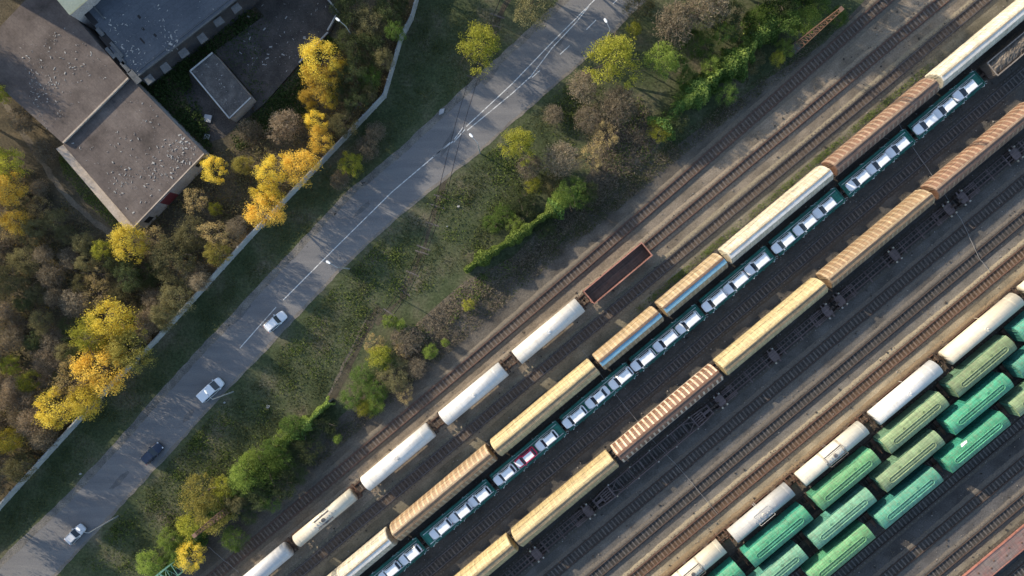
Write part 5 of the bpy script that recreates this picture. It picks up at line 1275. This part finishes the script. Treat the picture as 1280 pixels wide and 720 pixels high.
# woodland shrubs left of the wall
WOOD = [(-10, 190), (50, 235), (105, 290), (150, 320), (190, 345), (215, 400), (150, 462), (100, 520), (40, 570), (-10, 610)]
random.seed(23)
placed = []
for x, y in scatter(WOOD, 900):
    r = random.uniform(12, 21)
    if any((x-a)**2+(y-b)**2 < (0.62*(r+c))**2 for a, b, c in placed): continue
    placed.append((x, y, r))
    kk = random.choices(['olive', 'dark', 'brown', 'bare', 'pale', 'ygreen'], [6, 1.3, 5, 2.0, 1.2, 0.8])[0]
    lab, gp = {'olive': ('olive leaved shrub in the woodland left of the concrete wall', 'olive woodland shrubs'), 'dark': ('dark green shrub in the woodland left of the concrete wall', 'dark green woodland shrubs'), 'brown': ('brown twiggy shrub in the woodland left of the concrete wall', 'brown woodland shrubs'),
      'bare': ('pale bare shrub in the woodland left of the concrete wall', 'bare woodland shrubs'), 'pale': ('straw coloured shrub in the woodland left of the concrete wall', 'straw coloured woodland shrubs'), 'ygreen': ('yellow green shrub in the woodland left of the concrete wall', 'yellow green woodland shrubs')}[kk]
    tree(lab, x, y, r, random.uniform(2.8, 5.2), kk, gp, 'shrub', 'shrub')
# trees just beyond the upper left edge of the picture, whose long shadows reach the roofs and the road
random.seed(5)
for px, py, r, h, kk in [(-40, 150, 26, 11, 'gold'), (-70, 60, 28, 12, 'olive'), (-50, 230, 28, 12, 'yellow'), (-90, 120, 26, 12, 'brown'), (-60, 330, 28, 12, 'olive'), (-45, 430, 26, 11, 'gold'), (-110, 20, 26, 13, 'olive'), (-50, 520, 25, 11, 'olive'), (-40, 590, 24, 12, 'gold'), (-85, 640, 26, 13, 'olive'), (-45, 665, 24, 12, 'brown'), (-100, 560, 26, 13, 'olive'), (-60, 730, 26, 12, 'olive'), (-110, 700, 26, 13, 'gold'),
                         (330, -55, 28, 13, 'olive'), (385, -60, 26, 12, 'gold'), (430, -50, 26, 13, 'olive'), (480, -60, 26, 12, 'gold'), (540, -70, 26, 12, 'olive'), (700, -60, 28, 12, 'green'), (640, -50, 24, 12, 'olive'), (960, -45, 26, 12, 'green'), (1010, -50, 26, 12, 'olive'), (905, -50, 26, 12, 'brown'), (1060, -60, 24, 11, 'green')]:
    tree('tree just beyond the upper left edge of the picture', px, py, r, h, kk, 'trees beyond the edge')

# ------------------------------------------------------------------ undergrowth nobody could count
random.seed(31)
def undergrowth(label, poly, n, clumps, mat, size, zmax, up=0.5, aspect=0.6, spread=7, name='undergrowth', avoid=None):
    cl = scatter(poly, clumps); P = []
    while len(P) < n:
        c = random.choice(cl); s = spread*random.uniform(0.4, 1.6); x, y = random.gauss(c[0], s), random.gauss(c[1], s)
        if not inpoly(x, y, poly) or (avoid and inpoly(x, y, avoid)): continue
        p = G(x, y); P.append((p.x, p.y, random.random()**1.6*zmax+0.03))
    me = leaf_mesh(name, np.array(P), RNG.uniform(0.6, 1.4, len(P))*size, mat, up, aspect)
    o = bpy.data.objects.new(name, me); COL.objects.link(o); return tag(o, label, 'undergrowth', None, 'stuff')
G_grass = leafmat('grass blade', (0.055, 0.072, 0.030), (0.115, 0.125, 0.052)); G_weed = leafmat('weed leaf', (0.07, 0.11, 0.025), (0.16, 0.19, 0.06)); G_dry = leafmat('dry stalk', (0.15, 0.125, 0.09), (0.29, 0.245, 0.18))
L_dark = leafmat('bramble leaf', (0.025, 0.045, 0.016), (0.07, 0.10, 0.035)); G_fall = leafmat('fallen leaf', (0.26, 0.17, 0.035), (0.46, 0.33, 0.07)); G_mix = leafmat('woodland herb', (0.08, 0.082, 0.042), (0.19, 0.165, 0.09))
FOREST = [(-20, 180), (60, 230), (150, 310), (260, 200), (320, 150), (420, 60), (430, 0), (520, 0), (500, 50), (480, 118), (405, 198), (312, 295), (195, 425), (140, 478), (-20, 648)]
HALL = [(60, 170), (164, 95), (258, 192), (172, 290)]
undergrowth('mixed low herbs and twigs covering the woodland floor', FOREST, 26000, 500, G_mix, 0.34, 0.9, avoid=HALL)
undergrowth('fresh green grass along the left side of the hall', [(72, 190), (98, 200), (158, 280), (146, 290), (110, 255), (80, 222)], 2600, 40, G_weed, 0.26, 0.3, 0.7, 0.4, 6)
undergrowth('dark brambles between the rubble slab and the yellow trees', [(316, 142), (345, 118), (374, 86), (412, 46), (432, 60), (405, 72), (386, 110), (384, 150), (335, 165), (300, 190), (288, 165)], 5200, 80, L_dark, 0.34, 1.3, spread=7)
undergrowth('weeds growing over the edges of the rubble slab', [(272, 66), (330, 22), (345, 30), (320, 100), (345, 108), (322, 136), (316, 118)], 1500, 40, L_dark, 0.28, 0.9, spread=6)
undergrowth('yellow fallen leaves lying on the woodland floor', FOREST, 6000, 160, G_fall, 0.20, 0.15, 1.5, avoid=HALL)
GRASS = [(520, 8), (600, 0), (640, 40), (590, 100), (510, 165), (440, 235), (320, 360), (210, 475), (80, 615), (0, 690), (0, 650), (145, 490), (200, 440), (320, 310), (410, 210), (488, 128), (508, 55)]
undergrowth('rough grass and weeds on the strip between the wall and the road', GRASS, 16000, 300, G_grass, 0.26, 0.35, 0.4, 0.35)
GR2 = [(95, 710), (190, 600), (265, 520), (330, 455), (425, 350), (490, 285), (545, 240), (605, 195), (640, 165), (735, 82), (760, 110), (720, 180), (650, 270), (570, 345), (470, 395), (420, 480), (330, 570), (220, 690), (180, 720)]
undergrowth('rough grass on the slope between the road and the old wall', GR2, 26000, 420, G_grass, 0.26, 0.35, 0.4, 0.35)
undergrowth('leafy green weeds in the grass below the road', GR2, 9000, 70, G_weed, 0.30, 0.5, 0.6, 0.6, 9)
DRY = [(470, 470), (520, 405), (580, 352), (640, 322), (700, 262), (738, 215), (725, 130), (800, 120), (830, 172), (800, 212), (735, 268), (690, 308), (640, 342), (575, 396), (530, 443), (480, 500), (440, 530)]
undergrowth('tangled dry stalks on the verge above the first track', DRY, 14000, 200, G_dry, 0.55, 0.7, 0.3, 0.16, 10)
undergrowth('green leafy weeds mixed in the dry verge', DRY, 3000, 30, G_weed, 0.28, 0.7, 0.5, 0.6, 7)
SHADY = [(700, 262), (740, 250), (850, 165), (950, 85), (1000, 75), (1060, 5), (1075, 0), (1000, 70), (920, 140), (840, 205), (740, 290), (640, 345), (590, 380), (600, 345)]
undergrowth('thin grass along the foot of the old wall', SHADY, 5000, 120, G_grass, 0.28, 0.3, 0.4, 0.35, 8)
EDGE = [(380, 600), (440, 545), (480, 512), (600, 408), (720, 304), (850, 198), (1000, 80), (1060, 25), (1040, 22), (1000, 62), (850, 168), (735, 245), (640, 335), (540, 422), (470, 482), (400, 560)]
undergrowth('rough grass reaching from the old wall down to the first track', EDGE, 9000, 230, G_grass, 0.28, 0.3, 0.4, 0.35, 7)
undergrowth('dry brown brush along the first track', EDGE, 9000, 170, G_dry, 0.42, 0.45, 0.3, 0.2, 7)
TRKG = [UV(600, 118), UV(600, 126), UV(100, 126), UV(100, 118)]
TRKG = [(640+p.x*S, 360-p.y*S) for p in TRKG]
undergrowth('low green grass growing along the brown covered wagon', TRKG, 5000, 70, G_weed, 0.22, 0.2, 0.6, 0.4, 9)
undergrowth('dark green weeds and brambles around the shed and below the blue grey roof', [(168, 112), (240, 66), (300, 8), (332, 20), (275, 66), (235, 90), (262, 160), (268, 200), (258, 190)], 7000, 110, L_dark, 0.34, 1.2, spread=7)
# old siding crossing the road
def siding():
    pts = [(634, -10), (622, 20), (606, 62), (590, 104), (576, 150), (563, 200), (553, 240), (540, 280), (524, 325), (505, 365), (480, 400)]
    P = [G(*p) for p in pts]; t = thing('old_siding', 'overgrown narrow siding crossing the road and the grass', 'railway track', (P[0].x, P[0].y, 0)); o = t.location.copy()
    for s in (-0.75, 0.75):
        Q = []
        for i, p in enumerate(P):
            d = (P[min(i+1, len(P)-1)]-P[max(i-1, 0)]).normalized(); Q.append(p+Vector((-d.y, d.x, 0))*s-o+Vector((0, 0, 0.03)))
        m = MB(); m.tube(Q, [0.028]*len(Q), 4, smooth=False); m.build('rail', M_steel, t)
    me = None
    for a, b in zip(P[:-1], P[1:]):
        L = (b-a).length; d = (b-a).normalized()
        for k in range(int(L/0.9)):
            q = a+d*(k*0.9); px, py = 640+q.x*S, 360-q.y*S
            if inpoly(px, py, RL+RR[::-1]) or random.random() < 0.62: continue
            part('sleeper', SL_D, t, q-o+Vector((0, 0, -0.165)), (0, 0, math.atan2(d.y, d.x)+random.uniform(-.06, .06)))
siding()
def stones(poly, n, z, smin, smax, label, mat):
    mb = MB()
    for x, y in scatter(poly, n):
        p = G(x, y); q = smin+(smax-smin)*random.random()**3; a = random.uniform(0, 3); pts = [(p.x+q*math.cos(a+k*2.1)*random.uniform(.6, 1), p.y+q*math.sin(a+k*2.1)*random.uniform(.6, 1)) for k in range(3)]
        mb.prism(pts, z-0.05, z+q*0.5)
    tag(mb.build('loose_stones', mat), label, 'stones', None, 'stuff')
YARD = [(300, 720), (420, 610), (620, 440), (800, 290), (1100, 30), (1280, -100), (1400, 300), (1280, 760), (300, 760)]
stones(YARD, 2600, 0.05, 0.05, 0.22, 'loose pale stones and litter scattered over the yard ground', paint('pale stone', (0.30, 0.28, 0.25), (0.2, 0.18, 0.16), rough=0.9))
stones(YARD, 2600, 0.05, 0.06, 0.3, 'dark clinker lumps scattered over the yard ground', paint('dark clinker', (0.05, 0.045, 0.04), (0.03, 0.028, 0.026), rough=0.9))
undergrowth('sparse dry weeds growing between the tracks', YARD, 5000, 260, G_dry, 0.28, 0.25, 0.4, 0.3, 6)
# a few stray bits on the ground
for px, py, s, lab in [(281, 503, 0.5, 'white stone on the verge beside the white van'), (101, 592, 0.5, 'white lump on the grass left of the road'), (335, 508, 0.9, 'white plank lying in the grass below the road'), (573, 258, 0.6, 'pale lump in the grass beside the old siding'), (559, 283, 0.4, 'small pale stone in the grass beside the old siding')]:
    p = G(px, py); m = MB(); m.prism([(p.x-s*.5, p.y-s*.2), (p.x+s*.2, p.y-s*.35), (p.x+s*.5, p.y+s*.15), (p.x-s*.1, p.y+s*.35)], 0.0, 0.22); tag(m.build('pale_stone', M_litter), lab, 'stone')
